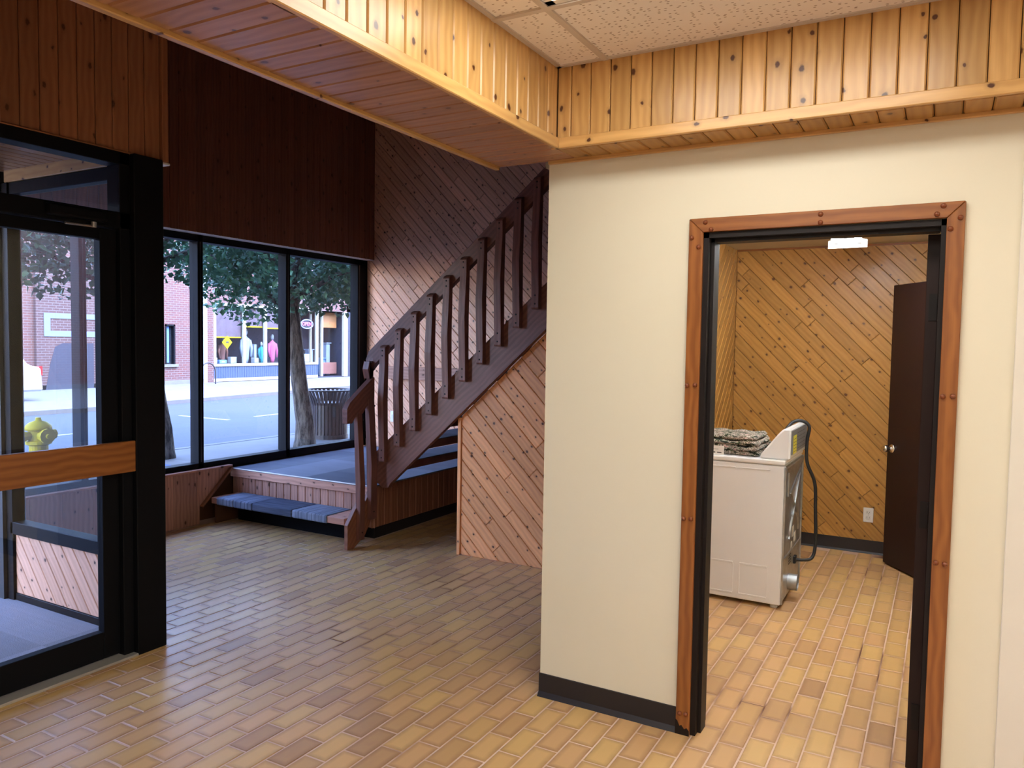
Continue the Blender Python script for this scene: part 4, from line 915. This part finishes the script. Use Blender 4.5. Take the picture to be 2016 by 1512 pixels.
MB().tube([(0.0, 0.36*math.cos(a*math.pi/12), 0.19*math.sin(a*math.pi/12)) for a in range(25)], 0.025, 6, False).build('oval_tube', NEONB, op)
MB().prism([(0.34*math.cos(a*math.pi/10), 0.17*math.sin(a*math.pi/10)) for a in range(20)], 'X', -0.03, -0.02).build('backing', GREYP, op)
tcu = bpy.data.curves.new('open_text', 'FONT'); tcu.body = 'OPEN'; tcu.size = 0.22; tcu.align_x = 'CENTER'; tcu.align_y = 'CENTER'; tcu.extrude = 0.01
to = bpy.data.objects.new('tmp', tcu); COL.objects.link(to); dg = bpy.context.evaluated_depsgraph_get(); tme = bpy.data.meshes.new_from_object(to.evaluated_get(dg)); bpy.data.objects.remove(to)
tme.name = 'lettering'; tme.materials.clear(); link('lettering', tme, NEONP, op, axes_matrix((0, 0, 0), (0, 1, 0), (0, 0, 1), (1, 0, 0)))
# bicycle rack loop on the brick wall side
tag(MB().tube([(XFC+0.9, 19.22, -0.03)]+[(XFC+0.9, 18.9+0.32*math.cos(a*math.pi/10), 0.42+0.34*math.sin(a*math.pi/10)) for a in range(11)]+[(XFC+0.9, 18.58, -0.03)], 0.025, 8, True).build('bicycle_rack', CANB), 'dark steel hoop on the far sidewalk before the brick wall', 'bicycle rack')

def tree(name, base, lean, crown_c, crown_r, n, label, seed, rad=0.128):
    rnd = random.Random(seed); e = empty(name, base, label, 'tree'); B = Vector(base)
    path = [Vector((0, 0, -0.05)), Vector((0.01, 0.0, 0.12)), Vector((0.0, 0.0, 0.4)), Vector(lean)*0.35+Vector((0, 0, 0.9)), Vector(lean)*0.7+Vector((0, 0, 1.5)), Vector(lean)+Vector((0, 0, 2.2)), Vector(lean)*1.1+Vector((0, 0, 3.4))]
    t = MB().tube(path, [rad*1.5, rad*1.2, rad*1.05, rad*0.97, rad*0.95, rad*0.8, rad*0.3], 14); 
    for v in t.bm.verts: v.co += Vector((rnd.uniform(-1, 1), rnd.uniform(-1, 1), 0))*rad*0.10
    t.build('trunk', BARK, e, None, True)
    for k in range(7):
        a = k*0.9+rnd.random(); r = rnd.uniform(1.0, 2.2); z0 = rnd.uniform(2.0, 2.9)
        p0 = Vector(lean)+Vector((0, 0, z0)); p2 = p0+Vector((r*math.cos(a), r*math.sin(a), rnd.uniform(0.5, 1.3)))
        MB().tube([p0, (p0+p2)/2+Vector((0, 0, 0.12)), p2], [rad*0.4, rad*0.25, rad*0.08], 8).build('branch', BARK, e, None, True)
    bm = bmesh.new(); C = Vector(crown_c)-B; Rx, Ry, Rz = crown_r
    for _ in range(n):
        while True:
            u = Vector((rnd.uniform(-1, 1), rnd.uniform(-1, 1), rnd.uniform(-1, 1)))
            l = u.length
            if 0.45 < l < 1: break
        wob = 1+0.12*math.sin(5*u.x+seed)*math.cos(6*u.y)+0.08*math.sin(13*u.y+3*u.x)
        p = C+Vector((u.x*Rx*wob, u.y*Ry*wob, u.z*Rz*wob))
        if p.z < 1.95+0.22*math.sin(1.9*p.x+seed)+0.2*math.sin(2.6*p.y+1.3*seed): p.z += rnd.uniform(0.5, 1.3)
        d = Vector((rnd.gauss(0, 1), rnd.gauss(0, 1), rnd.gauss(-0.5, 0.7))).normalized(); s = d.cross(Vector((rnd.gauss(0, 1), rnd.gauss(0, 1), rnd.gauss(0, 1)))).normalized()
        L_ = rnd.uniform(0.07, 0.125); W = L_*0.36; nn = d.cross(s)*0.25*W
        q = [bm.verts.new(p), bm.verts.new(p+d*L_*0.45+s*W+nn), bm.verts.new(p+d*L_), bm.verts.new(p+d*L_*0.45-s*W+nn)]
        bm.faces.new((q[0], q[1], q[2])); bm.faces.new((q[0], q[2], q[3]))
    me = bpy.data.meshes.new('foliage'); bm.to_mesh(me); bm.free(); o = link('foliage', me, LEAF, e); o['kind'] = 'stuff'
    return e
tree('street_tree', (-8.45, 8.64, 0), (-0.22, -0.05, 0), (-9.15, 9.5, 3.6), (2.35, 3.1, 1.75), 30000, 'leafy street tree on the sidewalk beside the slatted trash can', 3)
tree('street_tree', (-9.17, 6.72, 0), (-0.25, -0.10, 0), (-9.8, 4.3, 3.65), (2.4, 2.5, 1.6), 22000, 'leafy street tree whose trunk stands past the black column', 5, 0.115)

# slatted trash can
tcn = empty('trash_can', (-8.95, 9.72, 0), 'dark slatted metal trash can with flared rim on the sidewalk', 'trash can')
TR, THh = 0.30, 0.80
slat = MB().prism([(TR-0.012, 0.05), (TR, 0.05), (TR, 0.56), (TR+0.03, 0.66), (TR+0.10, THh), (TR+0.085, THh), (TR+0.016, 0.665), (TR-0.012, 0.57)], 'Y', -0.021, 0.021).mesh('slat')
for k in range(32): link('slat', slat, CANB, tcn, Matrix.Rotation(2*math.pi*k/32, 4, 'Z'))
MB().lathe([(TR+0.085, THh-0.005), (TR+0.11, THh-0.01), (TR+0.115, THh+0.012), (TR+0.085, THh+0.015), (TR+0.085, THh-0.005)], seg=32, caps=False).build('rim', CANB, tcn, None, True)
MB().lathe([(TR-0.02, 0.0), (TR+0.01, 0.0), (TR+0.01, 0.07), (TR-0.02, 0.07)], seg=28).build('base_ring', CANB, tcn)
MB().lathe([(TR-0.03, 0.06), (TR-0.03, 0.60)], seg=24).build('liner', RUBBER, tcn)
# hydrant
hy = empty('fire_hydrant', (-8.64, 4.80, 0.0), 'yellow fire hydrant seen through the entry door glass', 'fire hydrant')
MB().lathe([(0.16, 0), (0.16, 0.04), (0.11, 0.05), (0.11, 0.50), (0.15, 0.52), (0.15, 0.56), (0.125, 0.57), (0.12, 0.70)], seg=20).build('barrel', YELLOW, hy)
MB().lathe([(0.155, 0.70), (0.155, 0.73), (0.145, 0.76), (0.10, 0.80), (0.04, 0.82), (0.03, 0.86), (0.01, 0.86)], seg=20).build('bonnet', YELLOW, hy, None, True)
for ax_ in ((0, 1, 0), (0, -1, 0), (1, 0, 0)):
    a = Vector(ax_); r_ = 0.055 if ax_[0] == 0 else 0.08
    MB().tube([a*0.10+Vector((0, 0, 0.63)), a*0.17+Vector((0, 0, 0.63)), a*0.171+Vector((0, 0, 0.63)), a*0.21+Vector((0, 0, 0.63)), a*0.211+Vector((0, 0, 0.63)), a*0.24+Vector((0, 0, 0.63))], [r_, r_, r_*1.2, r_*1.2, r_*0.4, r_*0.35], 12).build('outlet_cap', YELLOW, hy)
hy.scale = (0.85, 0.85, 0.85)
# parked vehicles
def car(name, loc, rotz, mat, label, L_=4.6, W_=1.85, H_=1.75):
    e = empty(name, loc, label, 'car', None, None, rotz)
    pr = [(-L_/2, 0.35), (-L_/2+0.05, 0.95), (-L_/2+0.35, 1.02), (-L_/2+0.75, H_-0.05), (-L_/2+1.2, H_), (L_/2-1.9, H_-0.03), (L_/2-1.15, 1.08), (L_/2-0.2, 0.92), (L_/2, 0.75), (L_/2, 0.35)]
    MB().prism(pr, 'Y', -W_/2, W_/2, 0.05).build('body', mat, e)
    MB().prism([(-L_/2+0.65, 1.08), (-L_/2+0.95, H_-0.14), (L_/2-1.95, H_-0.14), (L_/2-1.38, 1.08)], 'Y', -W_/2-0.012, W_/2+0.012).build('side_windows', CARGL, e)
    for sx in (-1, 1):
        for sy in (-1, 1):
            wh = MB().tube([(sx*L_*0.31, sy*(W_/2-0.2), 0.33), (sx*L_*0.31, sy*(W_/2+0.02), 0.33)], 0.33, 20).build('wheel', TYRE, e)
            MB().tube([(sx*L_*0.31, sy*(W_/2+0.0), 0.33), (sx*L_*0.31, sy*(W_/2+0.03), 0.33)], 0.19, 14).build('hub', GALV, wh)
    for sy in (-1, 1): MB().box(-L_/2-0.01, -L_/2+0.06, sy*(W_/2-0.15)-0.08, sy*(W_/2-0.15)+0.08, 0.75, 0.98).build('tail_light', plain('tail_red', (0.5, 0.02, 0.02), 0.3) if 'tail_red' not in MATS else MATS['tail_red'], e)
    return e
car('parked_car', (-20.9, 9.0, -0.12), math.radians(-92), CARW, 'white parked car across the street beside the dark vestibule panel', 4.5, 1.8, 1.6)
